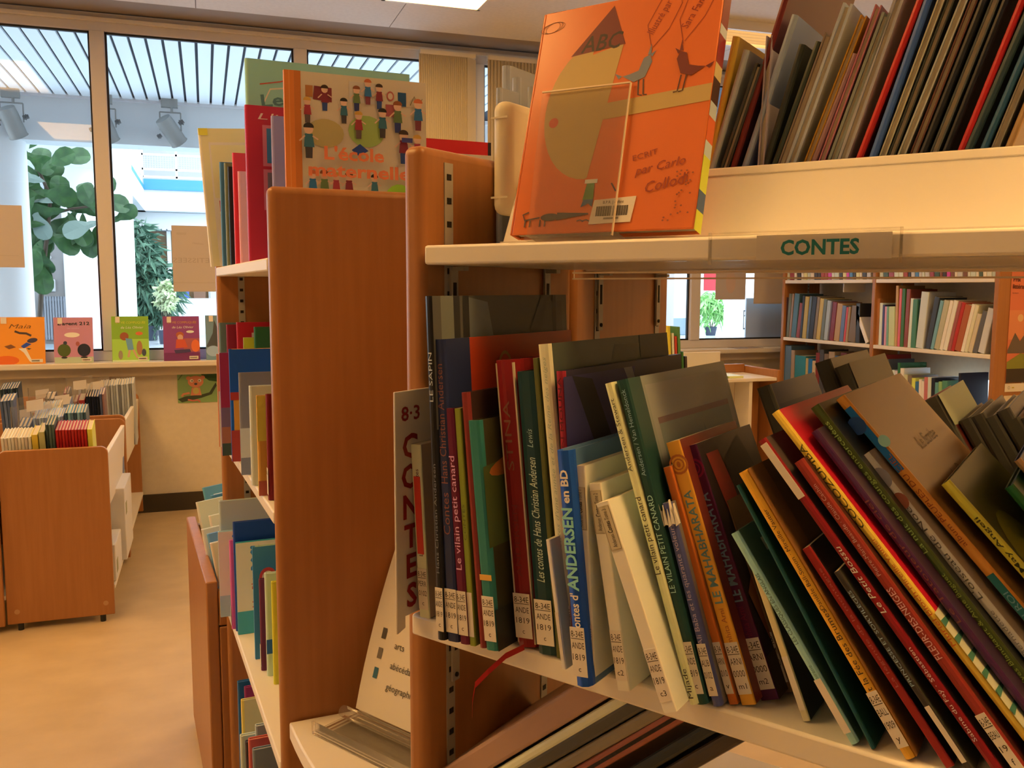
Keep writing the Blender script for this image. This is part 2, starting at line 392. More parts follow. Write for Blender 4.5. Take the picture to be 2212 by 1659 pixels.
# reflections aside, the vertical blinds gathered at the pillar
def blind(x0, x1, n, label):
    t = thing('vertical_blind', label, 'blind', Matrix.Translation((x0, YW-0.09, 0)))
    MB().box(-0.02, x1-x0+0.02, -0.02, 0.02, 3.10, 3.13).build('head_rail', WHITE, t)
    me = MB().box(-0.0008, 0.0008, -0.045, 0.045, 1.06, 3.10).mesh('slat', mat('woven cream slat', (0.62, 0.56, 0.44), 0.8))
    for i in range(n):
        o = bpy.data.objects.new('slat', me); COL.objects.link(o); o.parent = t
        o.location = ((x1-x0)*(i+0.5)/n, 0, 0); o.rotation_euler = (0, 0, math.radians(-58))
    return t
blind(1.47, 1.83, 24, 'cream vertical blind gathered beside the narrow bright slit')
blind(1.96, 2.62, 26, 'cream vertical blind behind the grey albums, right of the slit')
# posters taped to the panes (seen from behind), board outside
def poster(x0, x1, z0, z1, label, items=(), y=YW-0.016, c=(0.55, 0.52, 0.55)):
    o = MB().box(x0, x1, y, y+0.0012, z0, z1).build('window_poster', mat('poster back', c, 0.7)); tag(o, label, 'poster', 'posters taped to the windows')
    m = o.data.materials[0]; nt = m.node_tree; b = nt.nodes['Principled BSDF']
    if items: prints(o, 'lettering', (x0, y, z0), (1, 0, 0), (0, 0, 1), items)
    return o
FAINT = (0.42, 0.39, 0.41)
poster(-1.36, -1.06, 1.616, 1.997, 'pinkish poster back on the leftmost window pane', [('p', (.58, .55, .58), rect(.06, .12, .16, .26)), ('p', (.50, .47, .50), rect(.03, .07, .27, .075))])
poster(-0.196, 0.106, 1.468, 1.898, 'pinkish poster back with mirrored capital letters beside the tall bookcase',
       [('t', FAINT, 'METISSEES', .275, .19, .045, {'mirror': 1, 'fit': .27}), ('t', FAINT, 'couleurs', .16, .31, .02, {'mirror': 1, 'align': 'c', 'rot': -5}), ('p', (.50, .47, .49), rect(.0, .055, .302, .062)), ('p', (.50, .47, .49), rect(.03, .37, .09, .385))])
poster(3.885, 4.165, 1.41, 1.80, 'poster back with faint orange figure above the potted plant', [('p', (.60, .48, .46), ell(.14, .14, .045, .09)), ('p', (.60, .48, .46), ell(.14, .27, .05, .045)), ('p', (.50, .47, .50), rect(.06, .2, .07, .33))])
poster(4.245, 4.64, 1.375, 1.83, 'plain tan poster back touching the far bookcase', [('p', (.56, .50, .46), rect(.0, .0, .395, .012))], c=(0.62, 0.55, 0.50))
o = MB().box(4.255, 4.66, YW+0.10, YW+0.115, 1.03, 1.42).build('notice_board', mat('blue grey board', (.62, .68, .76), .7)); tag(o, 'blue grey board standing outside the pane under the tan poster', 'board')
o = MB().box(0, 0.24, 0, 0.17, 0, 0.003).build('leaflet', mat('leaflet', (.35, .30, .27), .6)); put(o, Matrix.Translation((4.02, YW-0.155, 1.0205))); tag(o, 'leaflet lying flat on the window sill near the far bookcase', 'leaflet')

# ================================================================== THE ATRIUM BEHIND THE PANES
AFL = textured('polished atrium floor', (0.55, 0.60, 0.66), (0.42, 0.56, 0.66), (0.15, 0.15, 1), 2.2, 2, 0.2, 0, 0.5, (.45, .55))
struct(MB().box(-14, 30, YW+0.12, 40, -0.06, 0).build('floor_atrium', AFL))
ac = struct(MB().box(-6, 9, YW+0.14, 9.58, 3.318, 3.42).build('ceiling_atrium', mat('dark ceiling void', (0.03, 0.035, 0.05), .8)))
me = MB().box(-0.0475, 0.0475, YW+0.14, 9.56, 3.295, 3.315).mesh('ceiling_slat', mat('white ceiling slat', (.88, .92, .97), .5))
for i in range(64):
    o = bpy.data.objects.new('ceiling_slat', me); COL.objects.link(o); o.parent = ac; o.location = (-0.0645-0.1165*(i-24), 0, 0)
struct(MB().box(-6, 9, 9.58, 9.9, 2.87, 3.6).build('wall_bulkhead', AWHITE))
struct(MB().box(-6, 9, 9.54, 9.58, 3.27, 3.31).build('trim_3', ALU))
def spot(x, y, aim, roll, label):
    t = thing('track_spotlight', label, 'spotlight', Matrix.Translation((x, y, 3.27)), 'spotlights on the atrium track')
    gm = mat('grey beige spotlight', (.27, .27, .26), .45)
    MB().box(-0.075, 0.075, -0.03, 0.03, -0.055, 0.03).cyl((0.02, 0, -0.055), (0.02, 0, -0.10), 0.012).build('adapter', gm, t)
    MB().tube([(-0.09, 0, -0.27), (-0.09, 0, -0.10), (0.10, 0, -0.10), (0.10, 0, -0.27)], 0.007, 6).build('yoke', gm, t)
    R = Matrix.Translation((0.0, 0, -0.26)) @ Matrix.Rotation(math.radians(roll), 4, 'Y') @ Matrix.Rotation(math.radians(aim), 4, 'X')
    b = MB(); b.T = R; b.lathe([(0.03, 0.13), (0.075, 0.12), (0.08, 0.06), (0.08, -0.14), (0.088, -0.15), (0.085, -0.155), (0.05, -0.13)], 14)
    b.build('lamp_body', gm, t, smooth=True)
    k = MB(); k.T = R; k.cyl((-0.10, 0, 0), (-0.14, 0, 0), 0.02, n=8).cyl((0.10, 0, 0), (0.15, 0, 0), 0.02, n=8).box(-0.13, -0.12, -0.05, 0.05, -0.01, 0.01).box(0.12, 0.13, -0.07, 0.07, -0.01, 0.01)
    k.build('clamp_knob', mat('dark grey knob', (.12, .12, .12), .5), t)
spot(-1.63, 9.42, 25, -18, 'spotlight above the broad leaved plant, at the picture edge')
spot(-0.85, 9.42, 25, -20, 'spotlight half hidden by the window mullion')
spot(-0.27, 9.42, 25, -35, 'spotlight nearest the standing gold album')
def column(x, y, r, label, h=3.6):
    o = MB().lathe([(r+.012, 0), (r+.012, .1), (r, .12), (r, h)], 28).build('round_column', AWHITE, smooth=True); put(o, Matrix.Translation((x, y, 0))); tag(o, label, 'column', 'white atrium columns')
column(-1.80, 9.75, 0.225, 'thick white round column at the left picture edge behind the glass')
column(-2.36, 20, 0.31, 'white round column behind the broad leaved plant', 4.0)
column(-1.33, 17, 0.19, 'slim white column right of the window mullion', 4.0)
column(12.0, 18.6, 0.23, 'white column beside the small potted plant', 5)
# galleries round the hall
gl = struct(MB().box(-2.2, 14, 30, 36, 3.83, 4.46).build('floor_gallery_far', AWHITE))
struct(MB().box(-9, -1.68, 11.5, 36, 3.83, 4.46).build('floor_gallery_left', AWHITE))
BLUE = mat('turquoise blue fascia', (.05, .24, .50), .5)
struct(MB().box(-1.68, 14, 29.9, 30.0, 4.46, 4.78).box(-1.78, -1.68, 24, 30, 4.46, 4.6).build('trim_4', BLUE))
rl = thing('gallery_railing', 'white railing of the upper gallery above the blue band', 'railing', Matrix.Translation((0, 29.94, 0)))
RW = mat('white railing paint', (.85, .87, .90), .5)
for z in (4.85, 5.08, 5.52, 5.80): MB().box(-1.72, 9, -.03, .03, z-.03, z+.03).build('rail', RW, rl)
for i, x in enumerate((-1.70, -0.72, 0.55, 1.8, 3.0, 4.2)): MB().box(x-.03, x+.03, -.03, .03, 4.80, 5.83).build('baluster', RW, rl)
mesh_ = MB()
for i in range(60): mesh_.box(-1.7+.075*i-.006, -1.7+.075*i+.006, -.006, .006, 5.08, 5.52)
for i in range(7): mesh_.box(-1.7, 2.8, -.006, .006, 5.1+.065*i-.005, 5.1+.065*i+.005)
o = mesh_.build('wire_mesh', mat('grey wire mesh', (.45, .47, .52), .5), rl); o['kind'] = 'stuff'
r2 = thing('gallery_railing', 'side railing of the upper gallery left of its corner', 'railing', Matrix.Translation((-1.72, 0, 0)))
for z in (4.85, 5.3, 5.80): MB().box(-.03, .03, 21, 29.9, z-.03, z+.03).build('rail', RW, r2)
for i in range(8): MB().box(-.03, .03, 21+1.2*i, 21.06+1.2*i, 4.5, 5.82).build('baluster', RW, r2)
struct(MB().box(-2.2, 14, 36, 36.1, 0, 9).build('wall_hall_far', mat('grey lavender wall', (.30, .31, .36), .8)))
struct(MB().box(-9, 30, 40, 40.1, 0, 9).build('wall_hall_back', AWHITE))
struct(MB().box(-14, -3.0, 26.0, 26.2, 0, 3.83).build('wall_hall_left', mat('pale hall wall', (.24, .225, .22), .8)))
struct(MB().box(-9, -3.2, 24, 36, 4.46, 9).build('wall_gallery_left', AWHITE))
# lit rooms beyond the far gallery
fx = thing('glazed_partition', 'glazed room front under the far gallery with brown interior', 'partition', Matrix.Translation((0, 30.6, 0)))
MB().box(-1.75, 8, -.2, .1, .0, 1.13).build('parapet', AWHITE, fx)
MB().box(-1.75, 8, .2, .25, 1.13, 3.25).build('pane', mat('brown room behind glass', (.20, .12, .06), .15), fx)
for x in (-1.75, -1.10, .1, 1.4, 2.7): MB().box(x, x+.12, -.05, .1, 1.13, 3.25).build('mullion', AWHITE, fx)
MB().box(-1.75, 8, -.02, .08, 1.85, 1.97).build('transom', AWHITE, fx)
MB().box(-2.2, 8, -.1, .1, 3.31, 3.82).build('lintel', AWHITE, fx)
for i in range(14): MB().box(-1.7+.16*i, -1.58+.16*i, -.35, .2, 3.26, 3.30).build('soffit_slat', mat('grey soffit slat', (.55, .58, .62), .6), fx)
for i, (x, c) in enumerate(((-1.3, (.08, .3, .12)), (-.85, (.08, .14, .45)), (-.35, (.2, .1, .06)), (.15, (.5, .55, .52)), (.6, (.55, .6, .58)))):
    o = MB().box(x, x+.36, 30.46, 30.545, 1.131, 1.42).build('file_box', mat('file box', c, .6)); tag(o, ('green', 'blue', 'brown', 'pale green', 'grey green')[i]+' box standing on the white parapet of the glazed room', 'box', 'boxes on the far parapet')
# hall wall things
rd = thing('radiator', 'tall pale grey radiator on the hall wall under the first aid box', 'radiator', Matrix.Translation((-4.03, 25.88, 0)))
for i in range(9): MB().box(.065*i, .065*i+.05, -.06, .06, .12, 1.24).build('radiator_fin', mat('radiator paint', (.19, .20, .23), .5), rd)
MB().box(0, .58, -.03, .03, .16, .22).box(0, .58, -.03, .03, 1.12, 1.18).box(.02, .05, -.02, .02, 0, .16).build('manifold', mat('radiator paint', (.19, .20, .23), .5), rd)
fa = MB().box(-3.93, -3.68, 25.86, 25.99, 1.36, 1.69).build('first_aid_box', mat('white plastic box', (.40, .41, .42), .4), bevel=.03); tag(fa, 'white first aid box with green cross on the hall wall', 'first aid box')
prints(fa, 'emblem', (-3.805, 25.85, 1.52), (1, 0, 0), (0, 0, 1), [('p', (.05, .3, .22), rect(-.09, -.04, .09, .04)), ('p', (.05, .3, .22), rect(-.04, -.09, .04, .09)), ('p', (.4, .4, .4), ell(0, 0, .045, .045))], base=.01, layer=.004)
o = MB().box(-3.85, -3.78, 25.96, 25.99, 1.75, 2.05).build('wall_plaque', mat('orange plaque', (.6, .32, .2), .6)); tag(o, 'narrow orange plaque above the first aid box', 'plaque')
o = MB().cyl((-3.8, 25.93, 2.25), (-3.8, 25.99, 2.25), .05, n=12).build('wall_button', mat('grey button', (.5, .5, .5), .5)); tag(o, 'small round grey button above the orange plaque', 'button')
dr = thing('red_door', 'red door beside the white column behind the plant', 'door', Matrix.Translation((-3.42, 25.9, 0)))
MB().box(0, .9, 0, .06, 0, 2.2).build('leaf', mat('red door paint', (.22, .02, .015), .5), dr)
MB().box(.12, .35, -.01, 0, 1.35, 1.75).build('notice', PAPER, dr); MB().cyl((.07, -.06, 1.03), (.07, 0, 1.03), .03).build('handle', STEEL, dr)
# plants
LEAFG = textured('broad green leaf', (.018, .065, .020), (.045, .125, .035), (1, 1, 1), 9, 3, .4)
LEAFB = mat('grey green leaf back', (.20, .28, .25), .5)
def fig_leaf_mesh():
    mb = MB(); out = []
    prof = [(0, .0), (.06, .12), (.10, .25), (.10, .34), (.16, .45), (.24, .60), (.27, .74), (.24, .88), (.15, .97), (.05, 1.0)]
    n = len(prof); L = .42
    vs = [(0, y*L, .05*math.sin(y*3)*L-.25*y*y*L*.6) for _, y in prof] + [(x*L, y*L, .04*L*(x*6)-.25*y*y*L*.6) for x, y in prof] + [(-x*L, y*L, .04*L*(x*6)-.25*y*y*L*.6) for x, y in prof]
    fs = []
    for i in range(n-1): fs += [(i, n+i, n+i+1, i+1), (i, i+1, 2*n+i+1, 2*n+i)]
    mb.add(vs, fs); return mb
fg = thing('fig_plant', 'tall broad leaved indoor tree behind the glass left of the mullion', 'plant', Matrix.Translation((-1.68, 10.75, 0)))
MB().lathe([(.20, 0), (.26, .42), (.28, .45), (.25, .45), (.24, .40)], 16).build('pot', mat('dark pot', (.05, .05, .06), .5), fg)
BARK = mat('brown bark', (.07, .05, .035), .8)
st = [(0, 0, .4), (-.02, 0, 1.1), (.03, 0, 1.6), (.10, 0, 2.05), (.15, 0, 2.45), (.05, 0, 2.72), (-.08, 0, 2.95)]
MB().tube(st, [.03, .026, .024, .022, .02, .016, .01], 7).tube([(.15, 0, 2.27), (.36, -.02, 2.33), (.52, 0, 2.36), (.66, -.02, 2.22)], [.016, .014, .012, .008], 6).build('trunk', BARK, fg)
lm = fig_leaf_mesh(); lm1 = lm.mesh('leaf', LEAFG); lm2 = lm.mesh('leaf', LEAFB)
FIG = [(-.02, 2.93, 40, 1.15), (.16, 2.82, 75, .95), (.10, 2.72, 60, .9), (.12, 2.60, -80, 1.05), (-.05, 2.62, 150, .9), (.05, 2.58, -100, 1.1), (.15, 2.47, -95, .95), (.02, 2.44, -150, 1.0), (.18, 2.38, -70, 1.0),
       (-.03, 2.35, 160, .9), (.1, 2.3, -120, 1.0), (.22, 2.28, -110, .9), (.10, 2.12, -140, 1.0), (.06, 2.0, -160, 1.05), (.16, 2.08, -100, 1.1), (.06, 1.9, -172, 1.05), (.02, 1.82, -185, 1.0), (.14, 1.98, -150, .95),
       (.40, 2.30, -130, 1.05), (.36, 2.33, -165, 1.0), (.47, 2.36, 60, .85), (.52, 2.44, 95, 1.0), (.5, 2.36, 40, 1.05), (.6, 2.26, -60, .9), (.64, 2.2, -110, .95), (.66, 2.22, -30, .95), (.62, 2.2, -155, 1.0), (.7, 2.2, 60, .8), (.56, 2.35, -20, .8),
       (-.1, 2.9, 120, .9), (.0, 2.2, 170, .95), (.02, 2.75, 140, .8), (.08, 2.5, 20, .9), (.12, 2.42, -40, 1.0), (.2, 2.3, 10, .9), (.05, 2.32, -60, 1.0), (.1, 2.15, -90, 1.0), (.04, 2.1, 120, 1.0), (.3, 2.32, -100, 1.0), (.3, 2.3, 150, .95), (.45, 2.3, 180, .9), (.0, 2.5, 100, 1.0), (.02, 1.95, 170, .9), (.1, 1.9, -120, .95), (.02, 2.62, 10, .9)]
rng = random.Random(3)
for i, (x, z, a, s) in enumerate(FIG):
    a = -a
    o = bpy.data.objects.new('leaf', lm2 if i in (3, 8, 9, 24) else lm1); COL.objects.link(o); o.parent = fg
    # leaf grows from its stem point; a is the screen-plane direction of its tip (0 up, -90 right)
    M = Matrix.Translation((x, rng.uniform(-.15, .15), z)) @ Matrix.Rotation(math.radians(-a), 4, 'Y') @ Matrix.Rotation(math.radians(90+rng.uniform(-28, 28)), 4, 'X') @ Matrix.Rotation(rng.uniform(-.45, .45), 4, 'Y') @ Matrix.Diagonal((s, s, s, 1))
    o.matrix_local = M
def leafy(mb, n, cx, cz, rx, rz, ry, L, wd, rng, droop=.5, m=0):
    for i in range(n):
        while True:
            a, b, c = rng.uniform(-1, 1), rng.uniform(-1, 1), rng.uniform(-1, 1)
            if a*a+b*b+c*c < 1: break
        p = Vector((cx+a*rx, c*ry, cz+b*rz)); d = Vector((rng.uniform(-1, 1), rng.uniform(-1, 1), rng.uniform(-1.1, .5)-droop*.3)).normalized()
        s = d.cross(Vector((rng.uniform(-1, 1), rng.uniform(-1, 1), rng.uniform(-1, 1)))).normalized()*wd; l = L*rng.uniform(.7, 1.3)
        mb.add([p, p+d*l*.4+s, p+d*l-Vector((0, 0, droop*l*.3)), p+d*l*.4-s], [(0, 1, 2, 3)], m)
rng = random.Random(5)
bt = thing('bamboo_tree', 'big bushy bamboo palm between the slim column and the mirrored poster', 'plant', Matrix.Translation((-1.62, 27, 0)))
mb = MB(); leafy(mb, 1800, -.2, 2.1, .62, 1.3, .5, .48, .05, rng); leafy(mb, 1100, .22, 1.35, .7, .9, .5, .46, .05, rng); leafy(mb, 260, -.75, 2.0, .35, 1.1, .4, .4, .035, rng)
o = mb.build('foliage', textured('bamboo leaf', (.03, .09, .06), (.12, .24, .16), (1, 1, 1), 2.5, 2, .5), bt); o['kind'] = 'stuff'
s_ = MB()
for i in range(9): x = -.3+.09*i; s_.tube([(x, 0, .3), (x-.1+.03*i, .05, 1.6), (x-.15+.06*i, 0, 2.8-.12*i)], .02, 5)
s_.build('stem', mat('bamboo stem', (.16, .14, .06), .6), bt)
MB().lathe([(.30, 0), (.36, .40), (.38, .42), (.33, .40)], 14).build('pot', mat('dark blue pot', (.03, .04, .07), .5), bt)
sb = thing('variegated_shrub', 'pale green shrub in a dark pot right of the bamboo palm', 'plant', Matrix.Translation((-1.0, 25.2, 0)))
mb = MB(); leafy(mb, 420, 0, 1.28, .26, .42, .25, .16, .04, rng, .2); o = mb.build('foliage', textured('variegated leaf', (.30, .42, .18), (.62, .66, .45), (1, 1, 1), 5, 2, .5), sb); o['kind'] = 'stuff'
s_ = MB()
for i in range(6): s_.tube([(-.05+.02*i, 0, .35), (-.15+.06*i, .03, 1.2)], .012, 5)
s_.build('stem', BARK, sb); MB().lathe([(.18, 0), (.22, .36), (.20, .34)], 12).build('pot', mat('dark blue pot', (.03, .04, .07), .5), sb)
pp = thing('potted_plant', 'small bright green potted plant on the hall floor beyond the right pane', 'plant', Matrix.Translation((15.3, 25, 0)))
mb = MB(); leafy(mb, 330, -.05, 1.05, .40, .38, .3, .30, .045, rng, .9); leafy(mb, 120, .34, .75, .2, .4, .2, .28, .04, rng, .9); leafy(mb, 50, -.2, .55, .15, .25, .2, .24, .04, rng, .9)
o = mb.build('foliage', textured('fresh green leaf', (.16, .42, .10), (.35, .62, .25), (1, 1, 1), 4, 2, .5), pp); o['kind'] = 'stuff'
MB().tube([(0, 0, .2), (-.06, 0, .6), (-.12, 0, 1.05)], .018, 5).tube([(.02, 0, .2), (.12, 0, .6), (.25, 0, .95)], .016, 5).build('stem', BARK, pp)
MB().lathe([(.15, 0), (.20, .26), (.21, .28), (.18, .26)], 14).build('pot', mat('dark blue pot', (.03, .04, .07), .5), pp)
# right part of the hall
struct(MB().box(15.6, 30, 29.0, 29.2, 0, 5).box(12.0, 15.6, 31, 31.2, 0, 5).build('wall_hall_right', AWHITE))
o = MB().box(17.4, 19.0, 28.93, 28.99, 1.42, 2.6).build('red_banner', mat('red banner', (.42, .02, .03), .6)); tag(o, 'red banner hanging behind the small potted plant', 'banner')
o = MB().box(13.55, 13.95, 25.0, 25.3, 0, 3).build('grey_pillar', mat('grey brown pillar', (.33, .30, .30), .6)); tag(o, 'grey pillar beyond the right pane next to the mullion', 'pillar')
o = MB().box(13.1, 13.5, 24.8, 25.0, 0, 1.4).build('floor_cabinet', mat('dark slate cabinet', (.06, .08, .11), .5), bevel=.02); tag(o, 'dark slate cabinet at the foot of the grey pillar', 'cabinet')
o = MB().box(14.0, 14.9, 25.5, 25.6, .0, .55).build('low_bench', mat('blue grey bench', (.25, .32, .40), .6), bevel=.02); tag(o, 'low blue grey bench beside the grey pillar', 'bench')
ft = thing('folding_table', 'folding table with dark bent metal leg in the hall', 'table', Matrix.Translation((16.3, 25, 0)))
DM = mat('dark metal leg', (.05, .05, .055), .5)
MB().box(-.05, 2.0, -.4, .4, .81, .84).build('table_top', mat('grey table top', (.55, .56, .58), .5), ft)
MB().tube([(-.1, 0, .0), (-.06, 0, .15), (.05, 0, .2), (.6, 0, .2)], .03, 6).build('foot', DM, ft)
for x in (.2, .42): MB().tube([(x, 0, .2), (x, 0, .8)], .03, 6).build('leg', DM, ft)
MB().box(-.05, .1, -.03, .03, .72, .82).tube([(.05, 0, .78), (.6, 0, .78)], .025, 6).tube([(.22, 0, .6), (.45, 0, .78)], .015, 5).build('brace', DM, ft)
# ================================================================== BOOKCASES
S1, S2, S3, S4 = 1.548, 1.12, 0.672, 0.22        # shelf top heights
PT = 1.662
def slots(strip, xs, v, z0, z1, side):
    """punched slots of a shelf track, one small dark piece each"""
    global _slot
    n = 0; z = z0
    me = MB().box(-.0006, .0006, -.004, .004, -.0035, .0035).mesh('slot', HOLE)
    while z < z1:
        o = bpy.data.objects.new('slot', me); COL.objects.link(o); o.parent = strip; o.location = (xs, v, z); z += 0.0275; n += 1
def upright(root, u0, u1, v0, v1, z0=0.0, z1=PT, mt=WOOD, bev=0.011, tracks=(), side=1, name='end_panel'):
    p = MB().box(u0, u1, v0, v1, z0, z1).build(name, mt, root, bevel=bev, seg=4)
    us = u1 if side > 0 else u0
    for (v, a, b) in tracks:
        s = MB().box(us, us+0.0015*side, v-.008, v+.008, a, b).build('shelf_track', STEEL, p)
        slots(s, us+0.0016*side, v, a+0.012, b-0.005, side)
    return p
def shelf(root, u0, u1, v0, v1, top, t=0.022, name='shelf'):
    return MB().box(u0, u1, v0, v1, top-t, top).build(name, WHITE, root, bevel=0.003)
def bracket(root, u, v, z):
    b = MB().box(u, u+0.003, v-.007, v+.007, z-.09, z-.001).box(u, u+.02, v-.005, v+.005, z-.006, z-.001).build('shelf_bracket', STEEL, root)
    MB().box(u+.003, u+.0036, v-.003, v+.003, z-.05, z-.02).cyl((u+.003, v, z-.082), (u+.005, v, z-.082), .003, n=8).build('bracket_slot', HOLE, b)

LA = 1.06
uA = thing('tall_bookcase', 'near beech bookcase holding the leaning storybooks, with white shelves', 'bookcase', FA.M())
upright(uA, -.030, 0, 0, .345, tracks=((.049, .16, PT-.016), (.272, .16, PT-.016)))
upright(uA, LA, LA+.03, 0, .345, side=-1, tracks=((.049, .16, PT-.016), (.272, .16, PT-.016)))
shelf(uA, .003, LA-.003, 0.0, .33, S1); MB().prism([(.003, -.028, S2-.025), (LA-.003, -.091, S2-.025), (LA-.003, .30, S2-.025), (.003, .30, S2-.025)], (0, 0, .025)).build('shelf', WHITE, uA, bevel=.003); shelf(uA, .003, LA-.003, -.04, .30, S3)
shelf(uA, .003, LA-.003, -.04, .30, S4)
for v in (.055, .268):
    for s in (S1-.022, S2-.022): bracket(uA, .0021, v, s)
# its twin standing back to back with it
uA2 = thing('tall_bookcase', 'beech bookcase back to back with the near one, open towards the window', 'bookcase', FA.M())
upright(uA2, -.030, 0, .350, .69, tracks=((.421, .16, PT-.016), (.64, .16, PT-.016)))
upright(uA2, LA, LA+.03, .350, .69, side=-1)
shelf(uA2, .003, LA-.003, .375, .66, S1-.001); shelf(uA2, .003, LA-.003, .38, .72, S2-.03); shelf(uA2, .003, LA-.003, .38, .72, S3-.02); shelf(uA2, .003, LA-.003, .38, .72, S4)
for v in (.425, .636): bracket(uA2, .0021, v, S1-.023)

LB = .875
uB = thing('tall_bookcase', 'beech bookcase of picture albums seen end-on left of the corner', 'bookcase', FB.M())
upright(uB, -.030, 0, 0, .345, bev=.012)
upright(uB, -LB-.03, -LB, 0, .345, tracks=((.06, .16, PT-.016), (.27, .16, PT-.016)))
shelf(uB, -LB+.003, -.033, 0, .33, S1); shelf(uB, -LB+.003, -.033, 0, .33, S2); shelf(uB, -LB+.003, -.033, 0, .33, S3); shelf(uB, -LB+.003, -.033, 0, .33, S4)
uB2 = thing('tall_bookcase', 'beech bookcase behind the end-on one, under the red album', 'bookcase', FB.M())
upright(uB2, -.030, 0, .36, .69); upright(uB2, -LB-.03, -LB, .36, .69)
for s in (S1, S2, S3): shelf(uB2, -LB+.003, -.033, .38, .69, s)

# wedge shaped corner shelf with a curved front
def arc_front(n=10):
    a = FB.P(0.004, .012, 0); b = FA.P(-.034, .004, 0); c = np.array([.132, 1.27, 0.0])
    return [a*(1-t)**2+2*c*t*(1-t)+b*t*t for t in [i/n for i in range(n+1)]]
fr0 = arc_front(); bk = [FA.P(-.034, .34, 0), FB.P(.004, .34, 0)]
for zt, lb in ((.760, 'white corner shelf with curved front holding the leaning sheet'), (.30, 'lower white corner shelf near the floor between the bookcases')):
    cs = MB().prism([(p[0], p[1], zt-.03) for p in fr0+bk], (0, 0, .03)).build('corner_shelf', WHITE, bevel=.003); tag(cs, lb, 'shelf', 'corner shelves')

# moulded trough on top of the near bookcase
tr = thing('display_trough', 'white steel trough with cream end plate on the top shelf', 'trough', FA.M())
TV = .062
MB().prism([(.080, .046, S1+.0005), (.080, .050, S1+.0005), (.080, .080, 1.613), (.080, .076, 1.613)], (LA-.13, 0, 0)).build('front_panel', WHITE, tr, bevel=.001)
MB().prism([(.080, .0745, 1.612), (.080, .083, 1.612), (.080, .087, 1.621), (.080, .0785, 1.621)], (LA-.13, 0, 0)).build('folded_edge', WHITE, tr, bevel=.0015)
MB().box(.080, LA-.05, .042, .30, S1+.0005, S1+.004).build('tray_floor', WHITE, tr)
ep = MB().box(.052, .078, TV, .30, 1.584, 1.714).build('end_plate', CREAM, tr, bevel=.012, seg=4)
for z in (1.603, 1.693): MB().box(.0535, .0765, TV-.0008, TV+.001, z, z+.0022).build('raised_bead', CREAM, ep)
MB().box(.060, .085, TV+.03, .28, S1+.0005, 1.59).build('end_foot', CREAM, tr)

# label holder, card and acrylic rails under the top shelf
lh = thing('label_holder', 'clear acrylic label holder clipped to the top shelf edge', 'label holder', FA.M())
MB().box(.347, .515, -.0035, -.0025, 1.522, 1.551).build('front_sheet', clear('label sheet', (1, 1, 1), ior=1.12, rough=.1), lh)
MB().box(.347, .349, -.004, 0, 1.522, 1.551).box(.513, .515, -.004, 0, 1.522, 1.551).box(.347, .515, -.004, 0, 1.5495, 1.5512).build('rim', ACRYL2, lh)
cd = MB().box(.392, .507, -.0022, -.0018, 1.5255, 1.5475).build('label_card', PAPER, lh)
prints(cd, 'lettering', (.392, -.0022, 1.5255), (1, 0, 0), (0, 0, 1), [('t', (.02, .28, .32), 'CONTES', .022, .0045, .0180, {'fit': .067, 'bold': .03})], base=.0002)
rs = thing('acrylic_rail', 'clear acrylic strip hanging under the top shelf front', 'strip', FA.M())
MB().box(.20, LA-.02, .002, .0035, 1.5085, 1.5255).build('strip_sheet', clear('strip sheet', (.97, .95, .92), ior=1.2, rough=.05, body=.03), rs)
for z in (1.5085, 1.5145): MB().box(.20, LA-.02, -.001, .0045, z, z+.0016).build('strip_edge', mat('tan acrylic edge', (.42, .33, .24), .3), rs)

# sign plate that opens the row of tales
sg = MB().prism([(0, -.056, 1.104), (0, -.0415, 1.108), (0, -.0415, 1.1215), (0, .14, 1.1215), (0, .14, 1.384), (0, -.056, 1.384)], (.003, 0, 0)).build('row_sign', mat('white sign plastic', (.76, .73, .70), .4), bevel=.001)
put(sg, FA.M(.003)); tag(sg, 'white upright sign with stacked red capitals at the start of the row', 'sign')
RD = (.30, .015, .02)
it = [('t', RD, '8·3', .010, .246, .023, {'fit': .032, 'bold': .015})] + [('t', RD, c, .0245, .203-.0350*i, .0385, {'align': 'c', 'bold': .028}) for i, c in enumerate('CONTES')]
prints(sg, 'lettering', (.003, -.056, 1.104), (0, 1, 0), (0, 0, 1), it)

# ------------------------------------------------------------------ far bookcase along the right wall
uC = thing('wall_bookcase', 'long beech bookcase with two bays along the far wall', 'bookcase', FC.M())
C1, C2, C3, C4 = 1.565, 1.121, .70, .28
for u0 in (-5.99, -4.985, -3.985): upright(uC, u0-.0, u0+.035, 0, .33, z1=2.05, bev=.006, side=1, tracks=((.22, .9, 2.0),))
for a, b in ((-5.955, -4.985), (-4.95, -3.985)):
    for s in (C1, C2, C3, C4): shelf(uC, a+.001, b-.001, .0, .30, s, .025)
    MB().box(a, b, .30, .31, C1, 2.0).build('back_panel', WALL, uC)
for k, (a, tx) in enumerate(((-5.80, 'ROMANS'), (-4.75, 'ROMANS'))):
    c = MB().box(a, a+.2, -.002, -.0005, C1-.024, C1-.004).build('shelf_card', PAPER, uC)
MB().box(-5.40, -5.39, .10, .29, C1-.09, C1-.026).build('shelf_bracket', WHITE, uC)
